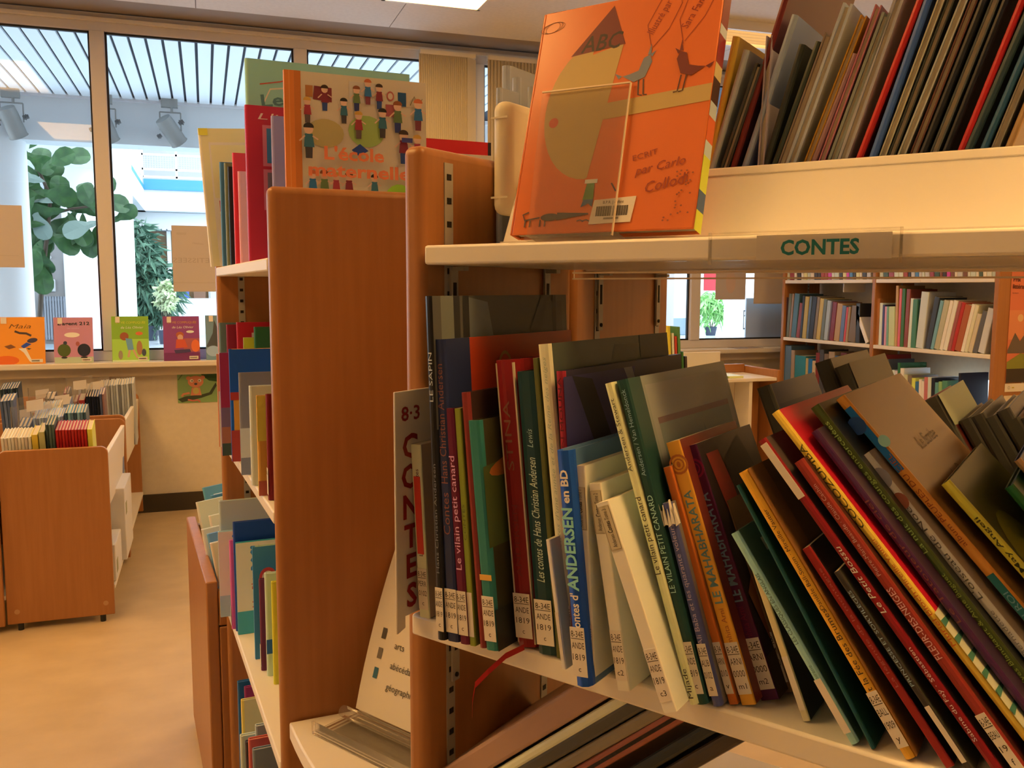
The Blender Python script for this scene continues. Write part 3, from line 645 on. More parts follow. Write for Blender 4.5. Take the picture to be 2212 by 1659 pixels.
# posters on its end panel
def endp(z0, z1, u0, u1, nm, items, label, c):
    o = MB().box(u0, u1, -3.951, -3.9495, z0, z1).build(nm, mat('poster paper', c, .5)); put(o, Matrix.Identity(4))
    return o
pe = MB().box(4.385, 4.70, 3.9465, 3.9478, .96, 1.60).build('end_poster', mat('salmon poster', (.72, .22, .13), .5)); tag(pe, 'salmon coloured poster with dark lettering on the far bookcase end', 'poster')
DKP = (.09, .03, .03)
prints(pe, 'lettering', (4.385, 3.9465, .96), (1, 0, 0), (0, 0, 1), [('p', (.75, .30, .16), rect(0, .25, .315, .42)), ('p', (.80, .55, .30), ell(.085, .375, .022, .022)), ('p', (.16, .13, .12), [(0, .19), (.05, .29), (.09, .24), (.14, .30), (.2, .22), (.315, .28), (.315, .17), (0, .17)]),
    ('p', (.25, .28, .05), [(0, .12), (.1, .17), (.2, .15), (.315, .18), (.315, .05), (0, .05)]), ('p', (.05, .04, .035), rect(0, 0, .315, .08)), ('t', DKP, 'Prix', .012, .585, .035, {'bold': .02}), ('t', DKP, 'littéraire', .010, .545, .035, {'bold': .02}), ('t', DKP, 'lecteurs', .010, .515, .014, {})], base=.001, layer=.0004)
pe2 = MB().box(4.385, 4.70, 3.9465, 3.9478, .905, .953).build('end_notice', PAPER); tag(pe2, 'white strip notice under the salmon poster', 'notice')
prints(pe2, 'emblem', (4.385, 3.9465, .905), (1, 0, 0), (0, 0, 1), [('k', (.3, .3, .3), stroke(ell(.03, .024, .007, .009, 10)+[(.037, .024)], .002)), ('p', (.6, .5, .1), ell(.06, .024, .010, .004))], base=.001)
pe3 = MB().box(4.383, 4.70, 3.9465, 3.9478, .60, .883).build('end_notice', mat('cream notice', (.74, .68, .56), .6)); tag(pe3, 'cream sheet at the bottom of the far bookcase end', 'notice')

# ------------------------------------------------------------------ low white display unit under the right window
du = thing('low_display_unit', 'low white display unit with beech ends under the right window', 'display unit', Matrix.Identity(4))
MB().box(2.55, 3.56, 4.98, 5.38, .893, .915).build('display_shelf', WHITE, du, bevel=.003)
MB().box(2.55, 3.38, 5.385, 5.40, .916, 1.062).build('back_lip', WHITE, du, bevel=.004)
MB().box(2.55, 3.36, 5.17, 5.185, .10, .892).build('back_panel', WHITE, du)
MB().box(2.55, 3.05, 5.162, 5.168, .40, .84).build('inset_panel', mat('inset panel', (.68, .64, .58), .5), du)
MB().box(3.362, 3.387, 5.00, 5.17, .0, .892).build('post', WHITE, du)
MB().box(3.565, 3.59, 4.98, 5.50, .0, .965).build('end_panel', WOOD, du, bevel=.006)
MB().box(3.40, 3.563, 5.36, 5.384, .917, .975).build('end_rail', WOODH, du, bevel=.004)
MB().box(3.391, 3.56, 5.18, 5.20, .0, .89).build('end_board', WOOD, du)
MB().box(2.56, 3.36, 4.98, 5.16, .36, .38).build('lower_shelf', WHITE, du)

# ------------------------------------------------------------------ book bins by the window
def bin_unit(x0, x1, ya, yb, zt, label, under=True):
    t = thing('book_bin', label, 'book bin', Matrix.Identity(4), 'comic book bins')
    r = .03
    for y in (ya, yb-.022):
        pts = [(x0+r*(1-math.cos(a)), y, zt-r*(1-math.sin(a))) for a in [math.radians(10*i) for i in range(0, 10)]]
        pts += [(x1-r*(1-math.cos(a)), y, zt-r*(1-math.sin(a))) for a in [math.radians(90-10*i) for i in range(0, 10)]]
        p = MB().prism([(x0, y, .03)]+pts+[(x1, y, .03)], (0, .022, 0)).build('end_panel', WOOD, t, bevel=.003)
        for x in (x0+.04, x1-.035): MB().cyl((x, y-.0015, .085), (x, y, .085), .011, n=12).build('screw_cap', mat('tan screw cap', (.5, .3, .16), .4), p)
        for x in (x0+.05, x1-.05): MB().cyl((x, y+.011, 0), (x, y+.011, .03), .012, n=8).build('foot', GASKET, p)
    a, b = ya+.0225, yb-.0225
    for (xt, xb, s) in ((x1-.001, x1-.014, 1), (x0+.001, x0+.014, -1)):
        MB().prism([(xt, a, zt-.035), (xt-.02*s, a, zt-.035), (xb-.02*s, a, zt-.30), (xb, a, zt-.30)], (0, b-a, 0)).build('side_board', WHITE, t, bevel=.004)
    MB().box(x0+.07, x1-.07, a, b, zt-.30, zt-.285).build('bin_floor', WHITE, t)
    MB().box(x0+.03, x1+.005, a, b, .14, .16).build('lower_shelf', WHITE, t, bevel=.003)
    MB().box((x0+x1)/2-.01, (x0+x1)/2+.01, a, b, .161, zt-.305).build('divider_board', WHITE, t)
    return t
bin_unit(-.862, -.432, 4.26, 5.175, .797, 'front beech and white comic bin with red book row')
bin_unit(-.862, -.432, 5.185, 6.24, .812, 'rear beech and white comic bin nearest the window wall')
bin_unit(-1.30, -.868, 4.24, 5.175, .797, 'beech comic bin cut by the left picture edge')
bin_unit(-1.30, -.868, 5.185, 6.24, .812, 'beech comic bin behind the cut one')
BZ = .797-.284
def divider(x, y, w, h, z, label, rot=0.0, lean=0.0):
    t = thing('bin_divider', label, 'divider', Matrix.Translation((x, y, z)) @ Matrix.Rotation(rot, 4, 'Z') @ Matrix.Rotation(lean, 4, 'X'), 'clear dividers in the comic bins')
    MB().box(0, .002, 0, w, 0, h).build('sheet', ACRYL2, t); MB().box(-.0008, .0028, 0, .0022, 0, h).build('edge', mat('grey acrylic edge', (.25, .23, .2), .3), t)
    MB().box(.0022, .0026, w*.25, w*.75, h-.07, h-.02).build('tab_paper', PAPER, t)

# low beech bin in front of the end-on bookcase
lb = thing('low_bin', 'low beech bin full of white books beside the end-on bookcase', 'book bin', Frame(onz(445, 1262, .726), -dB, nB).M())
MB().box(-.75, -.012, 0, .03, .02, .726).build('side_panel', WOOD, lb, bevel=.004)
MB().box(-.037, -.012, .031, .40, .02, .60).build('end_panel', WOOD, lb, bevel=.004)
MB().box(-.037, -.012, .031, .40, .603, .70).build('end_rail', WOOD, lb, bevel=.004)
MB().box(-.75, -.725, .031, .40, .02, .70).build('end_panel', WOOD, lb, bevel=.004)
MB().box(-.724, -.038, .031, .40, .40, .42).build('bin_floor', WHITE, lb)
FL = Frame(onz(445, 1262, .726), -dB, nB)
# ================================================================== BOOKS ON THE TALES SHELF
GT = 'storybooks on the tales shelf'
rf = (205, 158, 108)                                    # white paper in this row
c = lambda *a: P(a, rf)
SK = lambda *a: (list(a), .010, .048)
def T(b, t, w, spine, cover, label, d=.20, **k):
    k.setdefault('sticker', SK('8-34E', 'ANDE', '1819', 'c'))
    return book_px(FA, b, t, w, S2, d=d, spine=c(*spine), cover=c(*cover), label=label, group=GT, **k)  # cover colours have the shading between the books put into them
OR = c(170, 75, 45); PK = c(205, 125, 135); CRM = c(215, 190, 140)
T((917, 1336), (897, 962), 21, (205, 170, 105), (165, 115, 75), 'slim cream book with red spine strip next to the upright sign', d=.13, hard=False,
  titles=[('Le Chat Botté et autres contes', .36, .86, .42, c(90, 20, 15))], sticker=SK('8-34E', 'PERR', '0102', 'c')) and None
_b = BOOKS[-1]; MB().box(-.0045, .0045, -.0008, -.0001, .075, .165).build('red_strip', mat('red strip', c(205, 50, 30), .4), _b)
T((952, 1384), (924, 641), 17, (32, 24, 18), (50, 40, 28), 'tall black picture album with grey tree trunks on its cover', d=.275, titles=[('LE SAPIN', .70, .84, .5, c(180, 150, 120)), ('Hans Christian Andersen', .2, .52, .4, c(110, 90, 70))],
  art=[('p', c(78, 62, 42), rect(.0, .62, 1, 1)), ('p', c(105, 88, 60), [(.05, .6), (.05, 1), (.13, 1), (.15, .6)]), ('p', c(38, 30, 22), rect(.13, .6, .17, 1)), ('p', c(110, 95, 68), [(.19, .6), (.19, 1), (.36, .98), (.42, .8), (.40, .6)]), ('p', c(35, 28, 20), rect(.19, .6, .23, 1)),
       ('p', c(62, 48, 32), [(.42, .6), (.60, .8), (.78, 1), (.86, 1), (.70, .8), (.62, .6)]), ('p', c(66, 52, 36), [(.68, .6), (.75, .85), (.82, .98), (.95, .98), (.97, .6)]), ('p', c(26, 20, 15), rect(.87, .6, .90, 1))])
T((978, 1388), (945, 735), 26, (38, 36, 46), (165, 45, 15), 'navy spined album with orange red front beside the black album', d=.265, wrap=.045, titles=[('Contes', .36, .50, .62, c(125, 62, 42)), ('Hans Christian Andersen', .53, .92, .62, c(125, 62, 42))],
  art=[('k', c(150, 85, 25), stroke(ell(.42, .84, .06, .10, 20), .012)), ('k', c(150, 85, 25), stroke([(.36, .78), (.34, .66), (.46, .60)], .012)), ('p', c(80, 30, 22), [(.18, .74), (.26, .70), (.36, .62), (.24, .68)])])
T((1003, 1394), (968, 884), 22, (92, 18, 28), (70, 15, 22), 'dark magenta book with pink title beside the navy album', d=.2, titles=[('Le vilain petit canard', .32, .80, .62, PK)])
T((1021, 1397), (987, 884), 12, (125, 110, 28), (95, 85, 22), 'slim lime green book between magenta and red spines', d=.2, titles=[('CONTES', .45, .6, .5, c(85, 78, 20))], hard=False)
T((1042, 1402), (1001, 850), 15, (125, 38, 25), (52, 28, 16), 'slim brick red book with brown cover behind the green one', d=.2, sticker=None)
T((1062, 1408), (1022, 911), 27, (48, 92, 62), (60, 45, 18), 'small green book with an orange jug on its dark cover', d=.19, titles=[('Ali Baba', .74, .97, .55, c(205, 200, 120), {'down': 1}), ('et les quarante voleurs', .40, .73, .5, c(195, 175, 60), {'down': 1})],
  art=[('p', c(70, 65, 22), [(0, .45), (0, .80), (.6, .84), (1, .84), (1, .45)]), ('p', c(160, 75, 22), ell(.35, .80, .30, .045, rot=6)), ('p', c(165, 80, 22), ell(.62, .52, .32, .16)), ('k', c(205, 105, 30), stroke(ell(.62, .5, .22, .11, 16, 60, 250), .02)), ('k', c(205, 105, 30), stroke(ell(.64, .5, .13, .07, 16, 60, 250), .02)), ('k', c(120, 45, 20), stroke([(.7, .4), (.6, .3), (.2, .22)], .04)), ('p', c(40, 32, 16), rect(0, 0, 1, .18)), ('t', c(165, 110, 40), 'et l', .35, .90, .07, {})])
_b = BOOKS[-1]; MB().box(-.0075, .0075, -.0006, -.0001, .075, .081).build('orange_band', mat('orange band', c(210, 130, 40), .4), _b)
T((1135, 1402), (1085, 782), 48, (128, 22, 16), (112, 20, 15), 'thick red hardback with ribbon marker', d=.24, rnd=.012, titles=[('STINA', .62, .86, .35, c(118, 60, 30)), ('ANDERSEN', .25, .5, .3, c(110, 24, 18))])
_b = BOOKS[-1]
rb = MB(); rp = [(0, -.002, .001), (-.012, -.02, -.004), (-.026, -.034, -.018), (-.040, -.040, -.032), (-.044, -.042, -.05), (-.0455, -.0425, -.066)]
for i in range(len(rp)-1):
    w_ = .0032 if i < 3 else .0016; rb.add([Vector(rp[i])-Vector((0, 0, w_)), Vector(rp[i])+Vector((0, 0, w_)), Vector(rp[i+1])+Vector((0, 0, w_)), Vector(rp[i+1])-Vector((0, 0, w_))], [(0, 1, 2, 3)])
rb.build('ribbon_marker', mat('red ribbon', (.45, .01, .015), .5), _b)
T((1181, 1418), (1133, 806), 46, (28, 45, 34), (16, 16, 10), 'dark green hardback with cream script title beside the thick red one', d=.24, rnd=.008, titles=[('Les contes de Hans Christian Andersen', .26, .70, .42, c(190, 180, 145), {'shear': .35}), ('Lewis', .735, .80, .3, c(165, 155, 120), {'shear': .3}), ('Nowart', .76, .80, .2, c(28, 45, 34))])
T((1207, 1424), (1155, 775), 10, (88, 72, 25), (75, 60, 22), 'very slim olive book squeezed beside the cream spined album', d=.22, sticker=None, hard=False)
T((1231, 1431), (1172, 746), 25, (210, 175, 105), (60, 56, 34), 'tall cream spined album with dark green cover', d=.285, titles=[('Contes d\'une année et de la Reine des neiges', .34, .96, .36, c(165, 140, 90), {'shear': .3})], sticker=SK('8-34E', 'ANDE', '1819', 'a'),
  art=[('p', c(75, 64, 40), [(.42, .86), (.50, .98), (.72, .97), (.66, .86)]), ('p', c(150, 115, 35), ell(.57, .885, .014, .028)), ('p', c(42, 38, 24), rect(.72, .5, 1, 1))])
T((1244, 1440), (1207, 804), 17, (150, 32, 32), (38, 26, 34), 'tall album with bright pink red spine and violet black cover', d=.29, sticker=None, titles=[('MOUNA', .80, .98, .5, c(80, 15, 18)), ('ANDERSEN', .5, .78, .5, c(100, 18, 20))],
  art=[('p', c(48, 34, 52), [(0, .55), (0, .98), (.55, .98), (.45, .7)]), ('p', c(24, 16, 16), [(.06, .98), (.20, .96), (.34, .72), (.26, .62), (.16, .80)]), ('p', c(120, 98, 78), [(.45, .98), (.52, .98), (.60, .82), (.56, .82)]), ('p', c(110, 40, 28), [(.16, .54), (.28, .66), (.34, .62), (.30, .53)]), ('p', c(95, 35, 28), [(.36, .56), (.52, .66), (.46, .55)]), ('p', c(20, 14, 12), rect(0, 0, 1, .5)), ('t', c(130, 135, 120), 'ANDERSEN', .18, .34, .14, {'fit': .8, 'bold': .01})])
T((1218, 1448), (1183, 1168), 9, (215, 180, 120), (185, 150, 100), 'very slim cream booklet with red block at its foot', d=.12, hard=False, sticker=SK('', '', ''))
T((1257, 1487), (1213, 977), 33, (28, 62, 100), (75, 85, 85), 'blue comic album spine with white and pale blue capitals', d=.22, rnd=.008, titles=[('Les contes d\'', .16, .40, .58, c(225, 205, 165), {'bold': .02}), ('ANDERSEN', .41, .76, .78, c(135, 160, 160), {'bold': .03}), ('en BD', .78, .92, .55, c(225, 205, 165), {'bold': .03})])
WB = (214, 176, 112); TAN = c(185, 140, 85)
def tome(b, t, w, n, lab, d):
    r = T(b, t, w, WB, (205, 165, 112), lab, d=d, hard=False, sticker=SK('8-34E', 'ANDE', '1819', 'c%d' % n), gloss=.45)
    h = math.hypot(0, 1)
    k = MB().box(-.0062, .0062, -.0006, -.0001, .150, .192).build('title_panel', mat('tan title panel', TAN, .5), r)
    prints(k, 'lettering', (0, -.0006, .150), (0, 0, 1), (-1, 0, 0), [('t', (.05, .045, .04), 'Andersen', .003, -.002, .0062, {'fit': .012}), ('t', (.03, .03, .03), 'Contes', .0165, -.002, .0068, {'fit': .011, 'bold': .02}), ('t', (.05, .045, .04), 'Tome %d' % n, .029, -.002, .0062, {'fit': .010})], base=.0002, layer=.00005)
    prints(k, 'outline', (0, -.0006, .150), (0, 0, 1), (-1, 0, 0), [('k', c(120, 85, 50), stroke([(.001, -.0055), (.041, -.0055), (.041, .0055), (.001, .0055), (.001, -.0055)], .0005))], base=.0001)
tome((1273, 1478), (1250, 1008), 26, 1, 'upright white paperback with tan title panel, first of three', .14)
tome((1347, 1496), (1284, 1048), 27, 2, 'slightly leaning white paperback with tan title panel, second of three', .14)
tome((1447, 1546), (1300, 1092), 33, 3, 'strongly leaning white paperback with tan title panel, third of three', .14)
T((1497, 1527), (1312, 832), 20, (205, 175, 95), (190, 160, 100), 'tall pale yellow album spine with black title leaning on white paperbacks', d=.27, sticker=None, titles=[('Mijade', .02, .11, .62, c(50, 40, 25)), ('Le vilain petit canard', .40, .64, .75, c(40, 32, 20)), ('Andersen & Stewart', .72, .95, .6, c(85, 70, 40))])
T((1515, 1527), (1340, 826), 27, (34, 52, 34), (138, 118, 84), 'tall dark green album with pale engraved looking cover picture', d=.25, wrap=.03, titles=[('LE VILAIN PETIT CANARD', .34, .64, .55, c(165, 165, 130)), ('Andersen / Van Hemeldonck', .70, .97, .45, c(140, 140, 110))],
  art=[('p', c(150, 125, 90), rect(.14, .02, .97, .97)), ('p', c(120, 80, 60), rect(.18, .84, .93, .86)), ('p', c(122, 110, 80), rect(.18, .3, .93, .84)), ('p', c(105, 100, 78), [(.25, .5), (.3, .7), (.4, .74), (.5, .6), (.6, .8), (.7, .62), (.75, .4), (.3, .35)]), ('p', c(150, 130, 95), [(.45, .62), (.52, .76), (.58, .74), (.52, .6)]), ('p', c(70, 50, 28), rect(.18, .1, .93, .35)), ('p', c(95, 65, 32), ell(.5, .42, .16, .10))])
T((1548, 1531), (1437, 1092), 23, (78, 66, 78), (120, 90, 60), 'worn grey violet paperback with torn cream spine head', d=.13, rnd=.006, titles=[('Ali Baba et les quarante voleurs', .30, .90, .58, c(170, 125, 105))], sticker=SK('8-34E', 'ALIB', '0102', 'a'))
_b = BOOKS[-1]; _h = DIM[_b.name][1]
tn = MB()
for i in range(5): tn.prism([(-.009+.0036*i, -.0012, _h-.022+.003*(i % 2)), (-.0055+.0036*i, -.0012, _h-.02), (-.0065+.0036*i, -.0012, _h+.003-.004*(i % 3))], (0, .004, 0))
tn.build('torn_spine_head', mat('torn cream paper', c(220, 190, 135), .8), _b)
T((1584, 1526), (1440, 1013), 20, (195, 85, 22), (150, 70, 25), 'slim bright orange book before the two wide spines with capitals', d=.15, hard=False, sticker=SK('8-34', 'ARNI', '010', 'v'))
MH = [('LE MAHABHARATA', .38, .81, .66, c(92, 105, 78), {'bold': .015}), ('Samhita Arni', .20, .36, .42, c(165, 75, 25))]
def emblem(col, z): 
    prints(BOOKS[-1], 'spine_emblem', (0, 0, z), (1, 0, 0), (0, 0, 1), [('k', col, stroke(ell(0, 0, .0085, .0085, 16)+[(.0085, 0)], .0022)), ('k', col, stroke(ell(0, 0, .005, .005, 12)+[(.005, 0)], .0012)), ('p', col, ell(0, 0, .002, .003, 8))])
T((1617, 1529), (1452, 960), 34, (218, 128, 32), (120, 40, 22), 'wide orange paperback with teal capitals and round emblem', d=.15, hard=False, titles=MH, sticker=SK('8-34E', 'ARNI', '0000', 'm1')); emblem(c(165, 75, 20), DIM[BOOKS[-1].name][1]-.022)  # front cover made dark red for the shading next to its neighbour
T((1663, 1520), (1485, 972), 44, (78, 20, 36), (45, 25, 18), 'wide purple paperback with grey capitals and dark red cover', d=.15, hard=False, titles=[('LE MAHABHARATA', .38, .81, .66, c(105, 105, 90), {'bold': .015}), ('Samhita Arni', .20, .36, .42, c(115, 18, 35))], sticker=SK('8-34E', 'ARNI', '0000', 'm2'),
  art=[('p', c(150, 40, 22), [(.1, .95), (.3, .95), (.45, .6), (.35, .4), (.2, .6)]), ('p', c(30, 22, 18), [(.35, .9), (.7, .98), (.95, .7), (.9, .35), (.6, .3), (.4, .55)]), ('p', c(170, 80, 25), [(.05, .4), (.3, .5), (.4, .3), (.15, .2)]), ('p', c(75, 45, 20), rect(.0, .0, 1, .16))]); emblem(c(125, 18, 40), DIM[BOOKS[-1].name][1]-.022)
T((1700, 1502), (1560, 1090), 26, (120, 72, 36), (130, 80, 36), 'tan brown paperback wedged behind the pale green album', d=.13, hard=False, sticker=SK('8-3', 'AYM', '000', 'c'))
T((1742, 1562), (1602, 1150), 18, (205, 155, 90), (45, 36, 26), 'slim cream spine with dark cover just before the pale green album', d=.13, hard=False, sticker=SK('34', 'AYN', '000', 'b'))
T((1845, 1614), (1584, 1158), 24, (145, 152, 112), (70, 82, 52), 'pale green album leaning with white block letters on its cover', d=.17, titles=[('La petite sirène', .20, .36, .55, c(95, 105, 75)), ('LES CLASSIQUES EN ANGLAIS', .46, .80, .55, c(70, 75, 55))], sticker=SK('34E', 'ANDE', '1819', 'a'),
  art=[('t', c(205, 195, 150), 'LES', .22, .86, .085, {'bold': .03, 'fit': .40}), ('t', c(205, 195, 150), 'EN', .34, .76, .085, {'bold': .03, 'fit': .3}), ('p', c(58, 68, 45), ell(.5, .35, .3, .15)), ('p', c(95, 88, 60), ell(.4, .2, .15, .1))])
T((1886, 1622), (1593, 1052), 11, (28, 62, 48), (18, 52, 38), 'thin dark teal hardback behind the pale green album', d=.18, sticker=None)
T((1966, 1648), (1603, 1027), 36, (212, 128, 28), (92, 52, 18), 'orange spined album with black lower case title and brown cover', d=.24, titles=[('Yethiri et la Fée des Brumes', .10, .50, .55, c(60, 38, 18)), ('Danièle Ball-Simon · Mireille Vautier', .50, .86, .42, c(75, 45, 18))], sticker=SK('8-34E', 'BALL', '1909', 'y'),
  art=[('p', c(40, 26, 12), [(.35, .98), (.9, .98), (.9, .3), (.5, .35), (.4, .7)]), ('p', c(120, 66, 22), rect(.0, .0, .16, 1))])
T((2052, 1664), (1740, 1190), 28, (138, 28, 18), (40, 26, 18), 'short slim red paperback leaning in the middle of the slope', d=.13, hard=False, titles=[('La légende de la montagne', .35, .9, .4, c(165, 70, 45))], sticker=None)
T((2100, 1678), (1806, 1240), 20, (55, 40, 26), (60, 48, 26), 'slim black book with worn cream spine head and grey capitals', d=.15, hard=False, titles=[('PRINCESSE ET SORTILÈGES', .42, .9, .62, c(150, 142, 112)), ('ALBIN', .24, .32, .5, c(130, 120, 90))], sticker=SK('34', 'BEY', '19'))
T((2165, 1690), (1643, 958), 31, (122, 20, 16), (70, 50, 32), 'long dark red album with white script title and white mark at its head', d=.26, titles=[('Le Petit Bossu', .46, .66, .70, c(205, 165, 140), {'shear': .2}), ('Sabine du Faÿ · Sébastien', .10, .36, .48, c(205, 150, 110))], sticker=(['8-34', 'BU', '254', 'p'], 'top', .055))
T((2222, 1700), (1722, 1005), 38, (130, 36, 20), (60, 22, 12), 'brick red album with white capitals leaning under the yellow spine', d=.25, titles=[('FLEUR-DES-NEIGES', .36, .58, .66, c(200, 130, 95)), ('Pierre-Marie Beaude · Claude Cachin', .62, .92, .42, c(185, 115, 80))], sticker=SK('8-34E', 'BEAU', '19', 'f'))
T((2290, 1700), (1672, 898), 32, (222, 148, 40), (195, 25, 28), 'yellow orange spined album with red front cover and black capitals', d=.25, titles=[('COCOZUMBA', .66, .90, .85, c(72, 55, 20)), ('Muriel Bloch', .34, .48, .62, c(205, 85, 25)), ('Mireille Vautier', .49, .63, .62, c(205, 90, 28))], sticker=None,
  art=[('p', c(205, 175, 105), rect(0, 0, 1, .42))] + [('p', c(70, 100, 60), [(0.0, .40-.045*i), (.25, .385-.045*i), (0.0, .383-.045*i)]) for i in range(9)])
T((2330, 1690), (1757, 938), 28, (72, 28, 42), (60, 25, 36), 'purple album spine with brown title between yellow and olive books', d=.22, titles=[('Le Tatoueur de ciel', .42, .78, .7, c(118, 58, 40))], sticker=None)
T((2350, 1660), (1757, 886), 36, (72, 68, 22), (28, 24, 12), 'olive green album with pale lower case title', d=.24, rnd=.007, titles=[('La nuit des courges ensorcelées', .56, .95, .62, c(165, 155, 60)), ('Yves Blanckaert & Anne Buguet', .20, .50, .5, c(165, 150, 50))], sticker=None)
T((2400, 1650), (1866, 990), 34, (198, 158, 112), (150, 110, 70), 'worn cream spined album with grey title among leaning albums', d=.22, titles=[('L\'oiseau de Noël', .50, .82, .72, c(95, 75, 55)), ('Bernadette', .32, .46, .55, c(130, 105, 78))], sticker=None)
_b = BOOKS[-1]; prints(_b, 'spine_picture', (0, 0, DIM[_b.name][1]-.055), (1, 0, 0), (0, 0, 1), [('p', c(140, 110, 85), ell(0, .03, .007, .010)), ('p', c(150, 70, 40), ell(0, .005, .006, .008))])
T((2470, 1640), (1812, 868), 41, (212, 118, 36), (150, 88, 34), 'big orange album with blue head label and shiny brown cover', d=.27, titles=[('album PEUPLES DU CIEL', .55, .82, .55, c(150, 62, 22)), ('LE SCRIBE DU ROI', .18, .42, .6, c(115, 130, 100))], sticker=None, gloss=.28,
  art=[('p', c(95, 52, 18), [(.0, .0), (1, .0), (1, .35), (.3, .42), (.0, .30)]), ('p', c(30, 18, 10), [(.12, .20), (.2, .38), (.28, .34), (.22, .2)]), ('t', c(110, 64, 26), 'Le Scribe', .38, .78, .055, {'fit': .34}), ('t', c(112, 68, 30), 'du Roi', .45, .66, .055, {'fit': .28})])
_b = BOOKS[-1]
_w, _h, _ = DIM[_b.name]; _w = _w/2-.0012
prints(_b, 'head_label', (0, 0, _h), (1, 0, 0), (0, 0, 1), [('p', c(28, 82, 100), rect(-_w, -.085, _w, -.012)), ('p', c(40, 60, 80), ell(-.004, -.03, .008, .009)), ('p', c(150, 160, 130), ell(.006, -.055, .005, .006))], base=.0002, layer=.0001)
prints(_b, 'foot_band', (0, 0, 0), (1, 0, 0), (0, 0, 1), [('p', c(38, 88, 66), rect(-_w, .0, _w, _h*.47))], base=.0002)
T((2560, 1640), (2040, 1052), 41, (205, 160, 40), (82, 66, 18), 'yellow spined album with olive glossy cover near the right edge', d=.24, titles=[('Muriel Bloch · May Angeli', .36, .86, .5, c(62, 50, 15), {'bold': .01})], sticker=None,
  art=[('p', c(120, 96, 18), ell(.25, .62, .22, .20)), ('p', c(30, 24, 14), ell(.75, .35, .25, .25))])
T((2640, 1600), (2178, 1060), 40, (48, 92, 36), (40, 70, 30), 'green album at the right picture edge', d=.22, sticker=None)
T((2680, 1560), (2196, 1000), 30, (215, 140, 70), (60, 55, 60), 'peach spined album at the right picture edge above the green one', d=.24, sticker=None)

# ------------------------------------------------------------------ books on the twin bookcase behind (backs and fore-edges seen through)
GB = 'books on the twin bookcase seen through the near one'
ra = (190, 145, 100)
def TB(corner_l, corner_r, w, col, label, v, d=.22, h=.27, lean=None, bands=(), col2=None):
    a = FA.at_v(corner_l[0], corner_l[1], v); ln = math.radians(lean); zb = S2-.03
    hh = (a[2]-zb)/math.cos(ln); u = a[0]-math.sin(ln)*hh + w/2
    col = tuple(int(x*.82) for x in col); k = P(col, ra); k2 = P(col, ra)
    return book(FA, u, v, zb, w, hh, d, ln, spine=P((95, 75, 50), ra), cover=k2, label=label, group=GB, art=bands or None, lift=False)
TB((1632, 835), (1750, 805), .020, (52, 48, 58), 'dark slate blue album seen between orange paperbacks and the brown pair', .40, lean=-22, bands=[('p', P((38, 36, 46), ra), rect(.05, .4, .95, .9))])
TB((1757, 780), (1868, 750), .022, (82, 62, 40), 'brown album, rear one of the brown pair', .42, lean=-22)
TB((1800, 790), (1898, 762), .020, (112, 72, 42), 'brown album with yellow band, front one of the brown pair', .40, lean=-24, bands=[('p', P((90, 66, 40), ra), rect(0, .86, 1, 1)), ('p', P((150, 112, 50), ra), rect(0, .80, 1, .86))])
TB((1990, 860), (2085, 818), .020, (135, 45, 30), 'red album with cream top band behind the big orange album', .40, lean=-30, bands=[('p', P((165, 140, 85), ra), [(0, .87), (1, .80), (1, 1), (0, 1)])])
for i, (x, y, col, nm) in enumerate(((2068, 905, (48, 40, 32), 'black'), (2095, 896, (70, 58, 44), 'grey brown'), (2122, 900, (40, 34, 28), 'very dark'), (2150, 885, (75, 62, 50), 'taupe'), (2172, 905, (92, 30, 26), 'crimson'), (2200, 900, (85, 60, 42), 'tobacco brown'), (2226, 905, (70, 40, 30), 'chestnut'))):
    TB((x, y), None, .016, col, '%s album with slanted top in the dark row right of the red one' % nm, .42, lean=-30)

